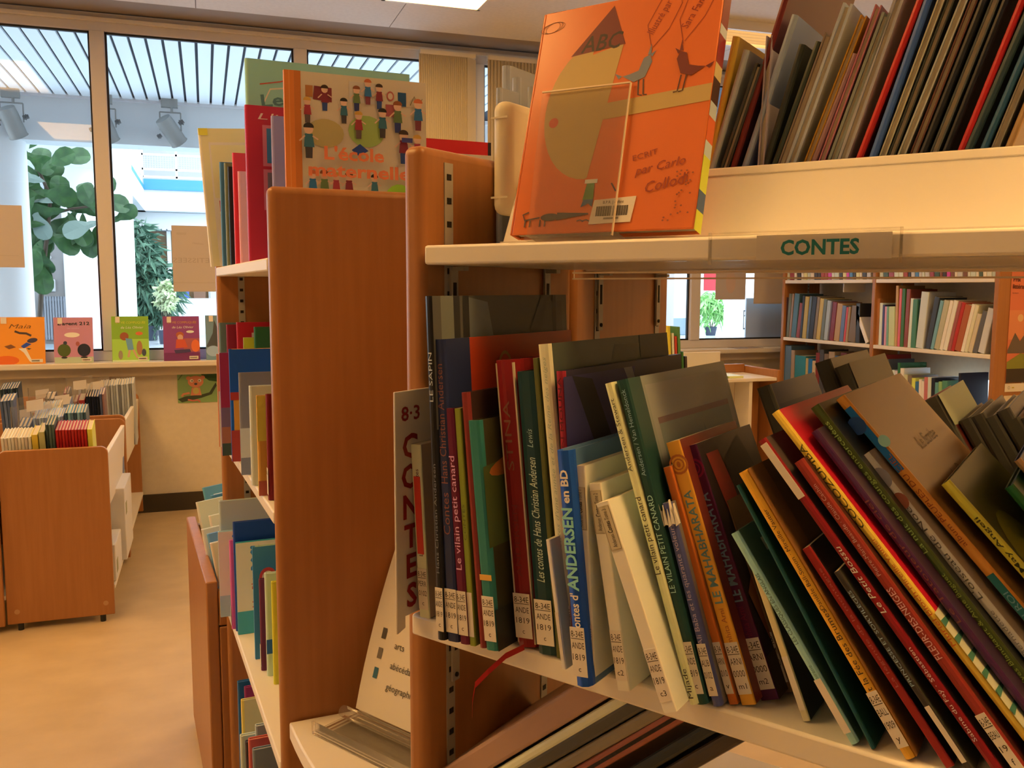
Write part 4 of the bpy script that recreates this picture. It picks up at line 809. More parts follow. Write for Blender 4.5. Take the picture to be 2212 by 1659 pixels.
# ------------------------------------------------------------------ books in the trough on top
GU = 'tall albums leaning in the trough'
ru = (215, 165, 105); q = lambda *a: P(a, ru)
TRB = [((1536, 362), (1611, 108), 14, (180, 150, 105), None, 'cream grey album, second from the orange faced book'), ((1529, 368), (1588, 79), 15, (205, 135, 35), None, 'golden yellow album nearest the orange faced book'),
 ((1566, 359), (1640, 138), 18, (88, 72, 45), None, 'short olive brown album leaning before the maroon one'), ((1645, 330), (1662, 78), 14, (200, 150, 110), None, 'pinkish cream album behind the maroon one'),
 ((1583, 359), (1700, -20), 12, (112, 34, 20), (92, 42, 32), 'large maroon album rising out of the picture'), ((1608, 357), (1716, 32), 14, (150, 130, 102), (135, 120, 105), 'grey album with a red and black figure on its cover'),
 ((1654, 351), (1732, 96), 15, (52, 44, 26), None, 'black album right of the grey figure album'), ((1674, 350), (1767, 90), 14, (60, 54, 30), None, 'dark olive album, second right of the grey figure album'), ((1690, 350), (1790, 72), 17, (150, 105, 62), None, 'tan brown album before the thick cream one'),
 ((1710, 348), (1832, 8), 22, (198, 165, 120), None, 'thick cream album in the left half of the trough'), ((1745, 346), (1866, 34), 11, (195, 115, 20), None, 'slim orange album right of the thick cream one'), ((1758, 344), (1846, 116), 14, (150, 92, 66), None, 'short rosy brown album tucked under the slim orange one'),
 ((1777, 342), (1898, 11), 13, (200, 155, 120), (170, 85, 65), 'pale album with salmon cover left of the patterned pair'), ((1799, 341), (1915, 28), 20, (152, 126, 82), None, 'patterned olive album in the middle of the trough'), ((1822, 338), (1945, -12), 22, (192, 152, 108), None, 'cream album with speckled edge just before the bright red one'),
 ((1857, 336), (1986, 0), 9, (190, 35, 20), (165, 32, 18), 'bright red album with red cover, left of the blue one'), ((1886, 334), (2010, -20), 18, (72, 84, 98), None, 'slate blue album right of the bright red one'), ((1909, 331), (2040, -20), 15, (205, 162, 98), None, 'cream album right of the slate blue one'),
 ((1928, 330), (2062, -20), 15, (66, 56, 34), None, 'dark olive album between two cream ones'), ((1950, 328), (2090, -20), 18, (198, 160, 105), None, 'wide cream album in the right half of the trough'), ((1976, 326), (2112, -20), 15, (112, 58, 30), None, 'red brown album right of the wide cream one'),
 ((1995, 325), (2132, -20), 18, (40, 32, 22), None, 'black album right of the red brown one'), ((2021, 322), (2158, -20), 18, (95, 78, 50), None, 'olive brown album between two black ones'), ((2044, 322), (2180, -20), 16, (30, 24, 18), None, 'black album just left of the thin red one'),
 ((2079, 317), (2216, -20), 9, (185, 30, 20), None, 'thin red album near the right picture edge'), ((2095, 315), (2240, -20), 21, (52, 56, 40), None, 'dark green album right of the thin red one'), ((2128, 314), (2270, -20), 18, (50, 72, 66), None, 'dark teal album near the right picture edge'),
 ((2153, 312), (2290, -20), 18, (158, 122, 75), None, 'tan album near the right picture edge'), ((2182, 310), (2320, -20), 15, (165, 105, 45), None, 'orange brown album at the right picture edge')]
for b, t, w, col, cov, lab in TRB:
    v = .092; zb = S1+.004
    pb = FA.at_v(b[0], b[1], v); pt = FA.at_v(t[0], t[1], v); ln = math.atan2(pt[0]-pb[0], pt[2]-pb[2])
    if t[1] < 5: hh = .34
    else: hh = (pt[2]-zb)/math.cos(ln)
    ww = (FA.at_v(b[0]+w/2, b[1], v)[0]-FA.at_v(b[0]-w/2, b[1], v)[0])*math.cos(ln)
    u = pb[0]-math.tan(ln)*(pb[2]-zb)
    art = None
    if 'figure' in lab: art = [('p', q(38, 26, 18), ell(.16, .42, .07, .06)), ('p', q(150, 30, 20), ell(.13, .26, .09, .09)), ('p', q(150, 32, 22), [(.08, .46), (.2, .50), (.22, .47), (.1, .44)]), ('p', q(30, 22, 16), ell(.14, .13, .08, .05)), ('p', q(120, 105, 90), ell(.13, .42, .03, .02))] + [('p', q(60, 52, 40), ell(.32+.03*(i % 3), .55+.04*i, .014, .012, 8)) for i in range(8)]
    flip = any(k_ in lab for k_ in ('cream', 'tan', 'patterned', 'olive', 'pale')) and 'grey' not in lab
    book(FA, u, v+(.20 if flip else 0), zb, max(.006, ww), hh, .20, -ln if flip else ln, yaw=math.pi if flip else 0.0, spine=q(*col), cover=q(*(cov or tuple(int(x*.85) for x in col))), label=lab, group=GU, art=art, lift=False)
# grey backs at the left end of the trough
for i, (x, y, w, hgt, lab) in enumerate(((1090, 142, .012, .24, 'large pale grey album with rounded corner behind the cream end plate'), (1112, 168, .012, .22, 'smaller pale grey album before the large one behind the end plate'), (1144, 188, .010, .2, 'grey album edge half hidden by the orange faced book'), (1075, 190, .008, .2, 'thin grey booklet left of the large pale grey album'))):
    v = .20-.02*i; a = FA.at_v(x, y, v); book(FA, a[0], v, S1+.004, w, a[2]-S1-.004, .15, 0.0, spine=q(160, 132, 95), cover=q(150, 122, 88), label=lab, group=GU)

# ------------------------------------------------------------------ the orange picture book on its stand
pk = (225, 172, 108); g = lambda *a: P(a, pk)
ORG = g(222, 92, 28)
BLu, TLu = FA.at_v(1105, 508, .008), None
hb, tl = .256, math.radians(15.4)
wB = FA.at_v(1497, 505, .008)[0]-BLu[0]
pb = thing('picture_book', 'large orange picture book standing face out on the top shelf', 'book', FA.M(BLu[0], .008, 1.5565, 0, tl))
MB().box(0, wB, 0, .0028, 0, hb).box(0, wB, .016, .0188, 0, hb).box(-.003, .0005, .0005, .0183, 0, hb).build('cover', mat('glossy orange cover', ORG, .22), pb, bevel=.0012)
MB().box(.002, wB-.004, .003, .0158, .003, hb-.003).build('page_block', PAGES, pb)
cols = [(200, 165, 30), (70, 75, 70), (205, 170, 35), (190, 165, 120), (215, 85, 30), (190, 160, 110), (75, 40, 20), (205, 150, 70), (140, 30, 20), (190, 160, 120), (120, 25, 18)]
zs = [0, .02, .04, .075, .09, .115, .13, .155, .17, .2, .21, hb]
prints(pb, 'fore_edge_print', (wB, .003, 0), (0, 1, 0), (0, 0, 1), [('p', g(*cols[i]), rect(-.002, zs[i], .0155, zs[i+1])) for i in range(11)], base=.0004, layer=0)
TANc = g(190, 128, 50); MAR = g(110, 22, 14); DK = g(52, 32, 20); DRD = g(150, 42, 14)
k = wB; H = hb
bird = lambda ox, oy, s, fl, col: [('p', col, [(ox+fl*s*a, oy+s*b) for a, b in pts]) for pts in ([(-.5, -.05), (-.15, -.25), (.15, -.15), (.3, .25), (.22, .45), (.05, .38), (-.05, .05), (-.3, -.02)], [(.22, .45), (.38, .55), (.28, .38)], [(.15, .45), (.22, .75), (.25, .45)], [(-.5, -.05), (-.72, .05), (-.6, -.12)])]
legs = lambda ox, oy, s, fl, col: [('k', col, stroke([(ox+fl*s*a, oy-s*.2), (ox+fl*s*(a+.05), oy-s*.62), (ox+fl*s*(a+.16), oy-s*.64)], s*.035)) for a in (-.02, .12)]
art = [('p', TANc, [(.33*k, .985*H*.78)]+[(.385*k-.29*k*math.sin(math.radians(i*9)), .53*H+.305*H*math.cos(math.radians(i*9))) for i in range(1, 21)]+[(.40*k, .23*H), (.50*k, .80*H)]),
       ('p', TANc, [(.44*k, .545*H), (1.0*k, .575*H), (1.0*k, .505*H), (.44*k, .475*H)]),
       ('p', MAR, [(.20*k, .775*H), (.51*k, .795*H), (.415*k, .975*H)]),
       ('t', g(45, 18, 10), 'ABC', .255*k, .785*H, .026, {'fit': .235*k, 'shear': .2, 'bold': .01}),
       ('p', g(205, 60, 22), ell(.155*k, .485*H, .028*k, .022*H)), 
       ('k', g(120, 50, 15), stroke([(.06*k+.012*math.cos(a*1.1)*(1+.3*math.sin(a*.37)), .925*H+.006*math.sin(a*1.1+.3)) for a in [x*.35 for x in range(60)]], .0005)),
       ('k', DRD, stroke([(.66*k, .755*H), (.62*k, .86*H), (.68*k, .965*H), (.77*k, .985*H), (.79*k, .93*H), (.74*k, .83*H), (.665*k, .76*H)], .0007)),
       ('k', DRD, stroke([(.825*k, .755*H), (.79*k, .86*H), (.83*k, .97*H), (.92*k, .995*H), (.965*k, .95*H), (.92*k, .86*H), (.83*k, .765*H)], .0007)),
       ('t', DRD, 'Illustré par', .655*k, .815*H, .012, {'rot': 62, 'fit': .145*H}), ('t', DRD, 'Sara Fanelli', .835*k, .815*H, .012, {'rot': 62, 'fit': .165*H})]
art += bird(.615*k, .66*H, .040, 1, g(120, 100, 72)) + legs(.615*k, .66*H, .040, 1, g(70, 45, 25)) + bird(.86*k, .655*H, .040, -1, g(112, 26, 12)) + legs(.86*k, .655*H, .040, -1, g(80, 30, 12))
art += [('t', DRD, 'ECRIT', .645*k, .285*H, .0085, {'rot': 12, 'fit': .13*k}), ('t', DRD, 'par Carlo', .665*k, .225*H, .013, {'rot': 9, 'fit': .26*k, 'shear': .3}), ('t', DRD, 'Collodi', .735*k, .150*H, .016, {'rot': 11, 'fit': .22*k, 'shear': .3}),
        ('p', g(80, 105, 30), [(.395*k, .135*H), (.41*k, .215*H), (.45*k, .215*H), (.455*k, .135*H)]), ('p', g(50, 72, 66), [(.39*k, .105*H), (.40*k, .137*H), (.455*k, .137*H), (.455*k, .105*H), (.43*k, .12*H)]), ('p', g(225, 190, 130), rect(.395*k, .205*H, .465*k, .222*H)), ('k', g(70, 45, 30), stroke([(.545*k, .20*H), (.575*k, .165*H)], .0016)),
        ('p', g(58, 42, 26), ell(.22*k, .07*H, .055*k, .016*H)), ('p', g(58, 42, 26), [(.26*k, .055*H), (.44*k, .075*H), (.44*k, .08*H), (.26*k, .088*H)]), ('k', g(70, 40, 22), stroke([(.16*k, .07*H), (.07*k, .06*H), (.055*k, .085*H), (.09*k, .095*H)], .0016))] + \
       [('k', g(58, 40, 24), stroke([(x*k, .06*H), (x*k, .03*H)], .0014)) for x in (.075, .105, .165, .195)] + [('k', g(60, 40, 22), stroke([(x*k, .048*H), (x*k+.004, .052*H), (x*k+.008, .045*H)], .0012)) for x in (.38, .415)]
rr = random.Random(2); art += [('p', g(150, 60, 20), ell((.84+.13*rr.random())*k, (.03+.2*rr.random())*H, .0012, .0010, 6)) for _ in range(26)]
prints(pb, 'cover_print', (0, 0, 0), (1, 0, 0), (0, 0, 1), art, base=.0003, layer=.00002)
lbx0, lbx1, lby0, lby1 = .455*k, .690*k, .032*H, .132*H
lab = MB().prism([(lbx0-.001, -.0012, lby0), (lbx1-.003, -.0012, lby0+.001), (lbx1, -.0012, lby1+.002), (lbx0+.002, -.0012, lby1)], (0, .0008, 0)).build('barcode_label', PAPER, pb)
bars = [('p', (.05, .045, .04), rect(lbx0+.006+.0009*i+(.002 if i > 18 else 0), lby0+.008, lbx0+.006+.0009*i+(.00045 if i % 3 else .0007)+(.002 if i > 18 else 0), lby0+.0185)) for i in range(38)]
prints(lab, 'barcode', (0, -.0012, 0), (1, 0, 0), (0, 0, 1), bars+[('t', (.05, .045, .04), 'B.P.R. J enfant', (lbx0+lbx1)/2, lby1-.0045, .0042, {'align': 'c'}), ('p', (.3, .28, .25), rect((lbx0+lbx1)/2-.009, lby0+.0045, (lbx0+lbx1)/2+.008, lby0+.0065))], base=.0002, layer=0)
# acrylic book stand: foot, front lip and sheet over the cover's left part
sd = thing('book_stand', 'clear acrylic stand holding the orange picture book', 'stand', FA.M(BLu[0], .008, 1.5565, 0, tl))
def sheet(px): 
    out = []
    for x, y in px:
        M = FA.M(BLu[0], .008, 1.5565, 0, tl); O = np.array(M.translation); n = np.array(M.to_3x3().col[1]); Pq = onp(x, y, O-n*.004, n); l = M.inverted() @ Vector(Pq); out.append((l.x, -.0045, l.z))
    return out
MB().prism(sheet([(1138, 512), (1322, 508), (1362, 178), (1172, 200)]), (0, .0018, 0)).build('front_sheet', ACRYL, sd)
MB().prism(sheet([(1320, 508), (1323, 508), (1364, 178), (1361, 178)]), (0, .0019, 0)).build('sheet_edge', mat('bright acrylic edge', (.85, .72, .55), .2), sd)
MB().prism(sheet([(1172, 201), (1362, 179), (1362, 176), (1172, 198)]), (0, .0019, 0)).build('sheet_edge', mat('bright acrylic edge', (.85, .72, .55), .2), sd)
MB().box(.02, wB*.62, -.0045, .045, -.007, -.002).build('stand_foot', ACRYL, sd)
# ================================================================== ALBUMS ON THE END-ON BOOKCASE
rb_ = (200, 150, 100); e = lambda *a: P(a, rb_)
def B_(z, u, xl, ytop, w, d, col, label, group, back=None, art=None, tilt=0.0, sp=None, **k):
    """covers face the aisle end: xl/ytop is where the cover's outer top corner is seen"""
    pt = FB.at_u(xl, ytop, u); h = pt[2]-z
    return book(FB, u-w/2, pt[1], z, w, h, d, 0.0, spine=e(*(sp or col)), cover=e(*col), label=label, group=group, art=art, tilt=tilt, **k)
G1 = 'albums on the top shelf of the end-on bookcase'
gold = B_(S1, -.80, 446, 278, .014, .21, (232, 170, 90), 'gold and cream album glowing in window light at the shelf end', G1, sp=(215, 170, 100),
   art=[('p', e(245, 205, 130), rect(.10, .0, 1, .90)), ('p', e(250, 190, 90), rect(.12, .5, 1, .88)), ('p', e(190, 60, 45), rect(.16, .40, .30, .48)), ('p', e(190, 60, 45), rect(.16, .30, .30, .38)), ('p', e(200, 60, 40), [(.2, .24), (.28, .14), (.3, .2)]), ('p', e(50, 40, 70), ell(.3, .08, .08, .05)), ('p', e(235, 160, 40), rect(0, .95, .1, 1))], tilt=-.06)
B_(S1, -.735, 474, 350, .010, .16, (70, 88, 88), 'slim teal grey album right of the gold one', G1)
B_(S1, -.70, 484, 352, .010, .16, (120, 98, 55), 'slim olive album, second right of the gold one', G1)
B_(S1, -.665, 492, 360, .010, .16, (40, 32, 28), 'slim black album, third right of the gold one', G1)
B_(S1, -.62, 502, 330, .012, .19, (205, 40, 34), 'bright red album left of the crimson picture album', G1)
B_(S1, -.58, 514, 370, .010, .15, (215, 112, 85), 'salmon album tucked before the bright red one', G1)
B_(S1, -.43, 529, 125, .016, .345, (140, 150, 105), 'very tall pale green album behind the cream children album', G1, sp=(150, 155, 110),
   art=[('k', e(215, 165, 110), stroke([(.05, .60), (.06, .72), (.14, .86), (.3, .88), (.5, .92), (.7, .9), (.9, .84)], .008)), ('t', e(80, 98, 75), 'Le', .09, .77, .085, {'rot': 8, 'fit': .13, 'bold': .02}), ('p', e(195, 60, 35), ell(.27, .80, .03, .03)), ('t', e(80, 98, 75), 'V', .20, .64, .09, {'bold': .03}), ('p', e(205, 95, 30), rect(.12, .5, .3, .62)), ('k', e(170, 60, 35), stroke([(.08, .88), (.2, .90), (.3, .93)], .006)), ('p', e(200, 60, 40), ell(.6, .94, .012, .014)), ('p', e(200, 60, 40), ell(.68, .935, .012, .014))])
B_(S1, -.37, 529, 226, .016, .20, (172, 32, 36), 'crimson picture album with framed scenes left of the cream album', G1,
   art=[('t', e(215, 150, 120), 'L\'imagerie', .12, .915, .055, {'shear': .2, 'fit': .9}), ('p', e(190, 85, 75), rect(.16, .62, 1, .88)), ('p', e(62, 92, 98), rect(.20, .64, 1, .86)), ('p', e(120, 60, 40), ell(.42, .80, .10, .06)), ('p', e(85, 75, 40), ell(.4, .68, .1, .05)), ('p', e(190, 85, 75), rect(.16, .34, 1, .60)), ('p', e(110, 80, 65), rect(.2, .36, 1, .58)), ('p', e(170, 85, 55), ell(.34, .54, .08, .05)), ('p', e(45, 55, 60), rect(.28, .36, .44, .49)), ('p', e(70, 55, 30), rect(.22, .1, .8, .32)), ('p', e(40, 35, 32), ell(.35, .28, .12, .08))])
B_(S1, -.31, 586, 250, .012, .10, (145, 108, 108), 'narrow mauve grey album edge left of the orange spine band', G1)
# the cream album with little figures
u0 = -.23; pt = FB.at_u(613, 150, u0); he = pt[2]-S1; de = FB.at_u(920, 190, u0)[1]-pt[1]
def _sq(it, y0):
    f = lambda p: (p[0], y0+(p[1]-y0)*.62)
    return (it[0], it[1], [f(p) for p in it[2]]) if it[0] == 'p' else (it[0], it[1], ('s', [f(p) for p in it[2][1]], [f(p) for p in it[2][2]]))
SK1 = e(225, 150, 105); rg = random.Random(11)
def figure(x, y, s, hair, top, low, skin=None):
    skin = skin or e(215, 140, 90)
    return [_sq(it, y) for it in [('p', e(*low), [(x-.012*s, y-.09*s), (x-.014*s, y-.03*s), (x+.014*s, y-.03*s), (x+.012*s, y-.09*s)]), ('p', e(*top), [(x-.018*s, y-.04*s), (x-.014*s, y+.02*s), (x+.014*s, y+.02*s), (x+.02*s, y-.04*s)]), ('p', skin, ell(x, y+.04*s, .017*s, .022*s, 10)), ('p', e(*hair), ell(x, y+.05*s, .019*s, .019*s, 10, -10, 190)), ('k', skin, stroke([(x-.014*s, y+.01*s), (x-.034*s, y-.015*s)], .006*s)), ('k', skin, stroke([(x+.014*s, y+.01*s), (x+.034*s, y-.005*s)], .006*s))]]
PALS = [((60, 35, 20), (120, 30, 30), (40, 50, 70)), ((190, 120, 40), (150, 40, 35), (90, 60, 40)), ((35, 25, 18), (50, 80, 70), (60, 45, 35)), ((130, 60, 25), (90, 90, 40), (40, 40, 60)), ((185, 80, 35), (40, 80, 90), (110, 40, 35))]
AR = [('p', e(205, 95, 28), rect(0, 0, .065, 1)), ('p', e(185, 85, 25), rect(.065, 0, .11, 1)), ('p', e(215, 110, 45), rect(.03, 0, .035, 1))]
AR += [('p', e(120, 35, 30), [(.19, .86), (.20, .93), (.32, .925), (.32, .85)]), ('p', e(170, 90, 35), rect(.14, .87, .19, .93)), ('p', e(195, 150, 105), rect(.44, .86, .68, .97)), ('t', e(180, 130, 88), 'POURQUOI', .47, .885, .03, {'fit': .18}), ('p', e(175, 75, 50), ell(.735, .91, .027, .027)), ('p', e(205, 150, 100), ell(.735, .91, .018, .018)), ('p', e(170, 72, 55), rect(.70, .80, .77, .865)), ('p', e(30, 60, 70), rect(.79, .86, .85, .935)), ('k', e(120, 90, 50), stroke([(.88, .87), (.91, .92), (.94, .86), (.97, .91)], .006)),
       ('p', e(170, 125, 60), ell(.27, .685, .13, .075)), ('p', e(150, 140, 55), ell(.56, .71, .13, .085))]
for i, (x, y, s) in enumerate(((.27, .79, 1.1), (.15, .72, 1.1), (.40, .73, 1.1), (.49, .80, 1.1), (.57, .84, 1.1), (.65, .82, 1.1), (.50, .66, 1.2), (.67, .68, 1.3), (.78, .72, 1.4), (.93, .74, 1.4), (.82, .56, 1.5), (.92, .55, 1.3), (.15, .56, 1.5), (.25, .22, 1.3), (.17, .20, 1.2), (.42, .21, 1.2), (.33, .20, 1.1), (.6, .2, 1.1))): AR += figure(x, .64+(y-.55)*1.0 if y > .5 else .42, s*1.25, *PALS[i % 5])
AR += [('p', e(60, 50, 75), rect(.80, .66, .88, .685)), ('p', e(35, 50, 80), [(.44, .60), (.5, .635), (.56, .60), (.49, .57)]), ('t', e(225, 95, 45), 'L\'école', .25, .545, .095, {'fit': .42, 'bold': .03}), ('t', e(225, 95, 45), 'maternelle', .14, .455, .095, {'fit': .72, 'bold': .03}), ('p', e(140, 150, 30), ell(.78, .34, .11, .09))]
book(FB, u0-.008, pt[1], S1, .016, he, de, 0.0, spine=e(200, 95, 30), cover=e(200, 150, 98), label='cream children album with small figures and orange spine, face towards the aisle', group=G1, art=AR)
# face-out pair beyond, on the bookcase behind
zz = S1
for (xl, xr, yt, col, lab, w, uu) in ((928, 1058, 302, (225, 38, 28), 'bright red album with black corner above the near end panel', .014, -.30), (900, 1060, 330, (225, 190, 130), 'white album in front of the bright red one', .012, -.26)):
    a = FB.at_u(xl-30, yt, uu); b = FB.at_u(xr, yt+8, uu)
    book(FB, uu, a[1], zz, w, b[2]-zz, b[1]-a[1], 0.0, spine=e(*col), cover=e(*col), label=lab, group='albums facing out behind the corner', art=[('p', e(45, 25, 22), rect(.955, 0, 1, 1))] if 'red album with' in lab else [('p', e(220, 140, 50), ell(.92, .90, .03, .03))])
G2 = 'picture books on the middle shelf of the end-on bookcase'
def Bb(z, base, ytop, w, d, col, label, group, bands=(), **k):
    p = FB.loc(onz(base[0], base[1], z)); uu = max(-LB+.02, min(-.05, p[0])); t = FB.at_u(base[0], ytop, uu)
    art = k.pop('art', []) + [('p', e(*cc), rect(0, a, 1, b)) for a, b, cc in bands]
    return book(FB, uu-w/2, max(-.06, FB.at_u(base[0], base[1], uu)[1]), z, w, t[2]-z, d, 0.0, spine=e(*(k.pop('sp', col))), cover=e(*col), label=label, group=group, art=art or None, **k)
Bb(S2, (474, 966), 765, .006, .14, (205, 165, 120), 'slim cream book with orange top at the far end of the middle shelf', G2, sp=(200, 100, 50), hard=False, bands=[(.6, 1, (205, 105, 55))])
Bb(S2, (481, 985), 763, .014, .14, (120, 60, 75), 'mauve book with crimson upper half on the middle shelf', G2, bands=[(.47, 1, (140, 28, 48)), (.28, .47, (110, 75, 80)), (.12, .28, (150, 80, 50)), (0, .12, (55, 60, 42))])
Bb(S2, (502, 998), 755, .014, .15, (205, 120, 35), 'orange book with dark blue upper half on the middle shelf', G2, sp=(22, 62, 100), bands=[(.62, 1, (22, 62, 100)), (.55, .62, (165, 40, 25)), (0, .28, (160, 45, 30))])
Bb(S2, (522, 1027), 806, .010, .16, (120, 92, 70), 'grey brown board book with white lower half and dark spot', G2, bands=[(.17, .46, (190, 150, 105)), (0, .17, (120, 98, 80))], art=[('p', e(38, 28, 20), ell(.45, .62, .13, .09))])
Bb(S2, (560, 1072), 856, .012, .14, (198, 120, 40), 'yellow book with orange lower part near the end panel', G2, bands=[(.55, 1, (205, 155, 45)), (0, .15, (170, 70, 40))])
Bb(S2, (581, 1082), 853, .014, .12, (112, 20, 18), 'dark red book against the end panel on the middle shelf', G2, sticker=SK('8-3', '', ''))
Bb(S2, (545, 1050), 835, .016, .12, (185, 150, 105), 'pale worn book just behind the yellow one', G2)
B_(S2, -.84, 473, 698, .014, .2, (92, 88, 62), 'grey green album at the back of the middle shelf', G2); B_(S2, -.82, 489, 702, .014, .2, (125, 24, 26), 'wine red album left of the lettered red one', G2)
B_(S2, -.79, 511, 697, .014, .22, (165, 24, 24), 'red album with large pale letters on the middle shelf', G2, art=[('t', e(190, 140, 110), 'De', .16, .83, .12, {'fit': .34}), ('t', e(190, 140, 110), 'ou', .16, .68, .10, {'fit': .3})])
B_(S2, -.76, 526, 730, .014, .18, (150, 125, 60), 'mustard yellow album before the lettered red one', G2, art=[('p', e(180, 145, 25), rect(0, 0, .2, 1)), ('p', e(120, 95, 60), rect(.55, 0, 1, 1))])
B_(S2, -.73, 549, 707, .014, .18, (42, 72, 32), 'dark green album with red bird picture on the middle shelf', G2, art=[('p', e(150, 40, 40), ell(.55, .80, .2, .05)), ('p', e(150, 35, 40), ell(.55, .55, .2, .07)), ('p', e(190, 130, 40), ell(.4, .78, .1, .05))])
G3 = 'documentary books on the third shelf of the end-on bookcase'
def ptits(base, ytop, lab, col, d):
    a = [('p', e(205, 170, 115), rect(0, .25, 1, 1)), ('t', e(185, 65, 35), 'Mes P\'tits', .30, .28, .17, {'rot': 90, 'fit': .40, 'bold': .01}), ('t', e(50, 95, 120), 'DOCS', .31, .69, .19, {'rot': 90, 'fit': .27, 'bold': .03}), ('p', e(*col), rect(0, 0, 1, .25)), ('p', e(130, 140, 125), ell(.4, .1, .2, .05))]
    Bb(S3, base, ytop, .012, .19, col, lab, G3, art=a)
ptits((477, 1334), 1150, 'cream documentary album with vertical coloured title, farther one', (150, 140, 105), .19)
ptits((515, 1372), 1174, 'cream documentary album with vertical coloured title and teal foot, nearer one', (62, 120, 98), .19)
Bb(S3, (501, 1360), 1168, .008, .15, (205, 75, 95), 'slim pink book between the two cream documentary albums', G3, sticker=SK('', '', ''))
Bb(S3, (552, 1425), 1182, .012, .16, (150, 135, 85), 'teal striped album with small round emblem', G3, sp=(62, 105, 105), art=[('p', e(60, 105, 105), rect(0, 0, .38, 1)), ('p', e(190, 60, 45), ell(.2, .72, .12, .09)), ('p', e(205, 170, 120), ell(.2, .72, .08, .06))])
Bb(S3, (565, 1450), 1252, .010, .14, (98, 30, 35), 'maroon booklet before the teal striped album', G3, sticker=SK('', '', ''))
Bb(S3, (578, 1462), 1240, .012, .14, (185, 160, 110), 'pale booklet with blue band beside the maroon one', G3, bands=[(.22, .36, (35, 70, 110))])
Bb(S3, (592, 1480), 1258, .010, .12, (195, 150, 30), 'yellow booklet against the end panel on the third shelf', G3)
B_(S3, -.83, 473, 1084, .012, .24, (165, 140, 100), 'large pale grey album at the back of the third shelf', G3, art=[('p', e(60, 48, 38), ell(.85, .75, .12, .10))]); B_(S3, -.68, 503, 1130, .012, .24, (24, 48, 80), 'dark blue album behind the nearer documentary album', G3, art=[('t', e(165, 165, 40), 'l', .17, .60, .22, {'fit': .04}), ('p', e(160, 150, 40), ell(.55, .58, .04, .03))])
G4 = 'picture books on the bottom shelf of the end-on bookcase'
for i, (x, y, u, col, cov, lab) in enumerate(((513, 1475, -.62, (32, 72, 85), None, 'teal spined book on the bottom shelf'), (528, 1487, -.58, (130, 30, 55), None, 'magenta book on the bottom shelf'), (521, 1515, -.50, (205, 150, 55), (190, 145, 80), 'cream and yellow book with red picture on the bottom shelf'), (519, 1592, -.36, (195, 165, 120), (185, 155, 110), 'white book with torn edge on the bottom shelf'), (530, 1605, -.30, (60, 40, 32), None, 'dark book on the bottom shelf'), (537, 1600, -.26, (190, 70, 45), None, 'orange red book on the bottom shelf'), (546, 1622, -.21, (110, 98, 82), None, 'grey landscape book nearest on the bottom shelf'), (552, 1570, -.33, (165, 140, 105), None, 'beige book leaning on the bottom shelf'))):
    B_(S4, u, x, y, .012, .2, cov or col, lab, G4, sp=col, art=[('p', e(180, 60, 35), rect(.3, .55, .8, .9))] if 'red picture' in lab else None)

# ------------------------------------------------------------------ books in the low bin
GL = 'white books in the low bin'
def low(x, y, h, w, col, lab, lean=-.08, z=.421):
    M = FL.loc(onz(x, y, .80)); tl_ = .15; hh = (.80-z)/math.cos(tl_)
    book(FL, min(-.06, M[0]), max(.04, M[1]+math.sin(tl_)*hh), z, w, hh, .15, lean, spine=e(*col), cover=e(*[int(v*.93) for v in col]), label=lab, group=GL, tilt=-tl_)
for x, y, h, w, col, lab in ((424, 1090, .42, .010, (205, 175, 130), 'white book standing left in the low bin'), (438, 1058, .46, .012, (100, 130, 150), 'pale blue book standing tallest in the low bin'), (447, 1085, .42, .010, (45, 38, 34), 'black book between the blue ones in the low bin'), (456, 1075, .42, .010, (90, 120, 140), 'second pale blue book in the low bin'), (452, 1120, .40, .012, (210, 180, 130), 'cream book right in the low bin'), (463, 1072, .44, .010, (215, 185, 135), 'cream book leaning against the bookcase in the low bin'), (436, 1150, .38, .014, (208, 172, 120), 'nearest white book in the low bin'), (448, 1160, .37, .010, (105, 120, 130), 'grey blue book nearest in the low bin'), (455, 1180, .36, .014, (215, 185, 140), 'white book with red heart in the low bin')):
    low(x, y, h, w, col, lab)

# ------------------------------------------------------------------ sheet in an acrylic holder on the corner shelf
z0 = .761
hold = thing('sheet_holder', 'clear acrylic holder with printed sheet leaning on the corner shelf', 'sign holder', None)
bl = onz(765, 1528, z0+.024)
FS = Frame((bl[0], bl[1], 0), heading(148), heading(58)); hold.matrix_world = FS.M(0, 0, z0)
MB().box(-.02, .23, -.075, .03, .0005, .0035).box(-.02, .23, -.075, -.072, .0005, .022).build('holder_foot', ACRYL2, hold, bevel=.001)
MB().cyl((-.015, -.012, .018), (.23, -.012, .018), .010, n=14).build('holder_roll', ACRYL2, hold, smooth=True)
shp = []; n = 8
for i in range(n+1):
    t = i/n; shp.append((.0+.075*t+.035*t*t, .024+.285*t))
m_ = MB()
for i in range(n): m_.add([(.004+.0*i, shp[i][0], shp[i][1]), (.214, shp[i][0], shp[i][1]), (.214, shp[i+1][0], shp[i+1][1]), (.004, shp[i+1][0], shp[i+1][1])], [(0, 1, 2, 3)])
sh = m_.build('printed_sheet', PAPER, hold, smooth=True)
def on_sheet(x, zf):
    i = min(n-1, int(zf*n)); t = zf*n-i; a, b = shp[i], shp[i+1]; return Vector((x, a[0]*(1-t)+b[0]*t-.0008, a[1]*(1-t)+b[1]*t))
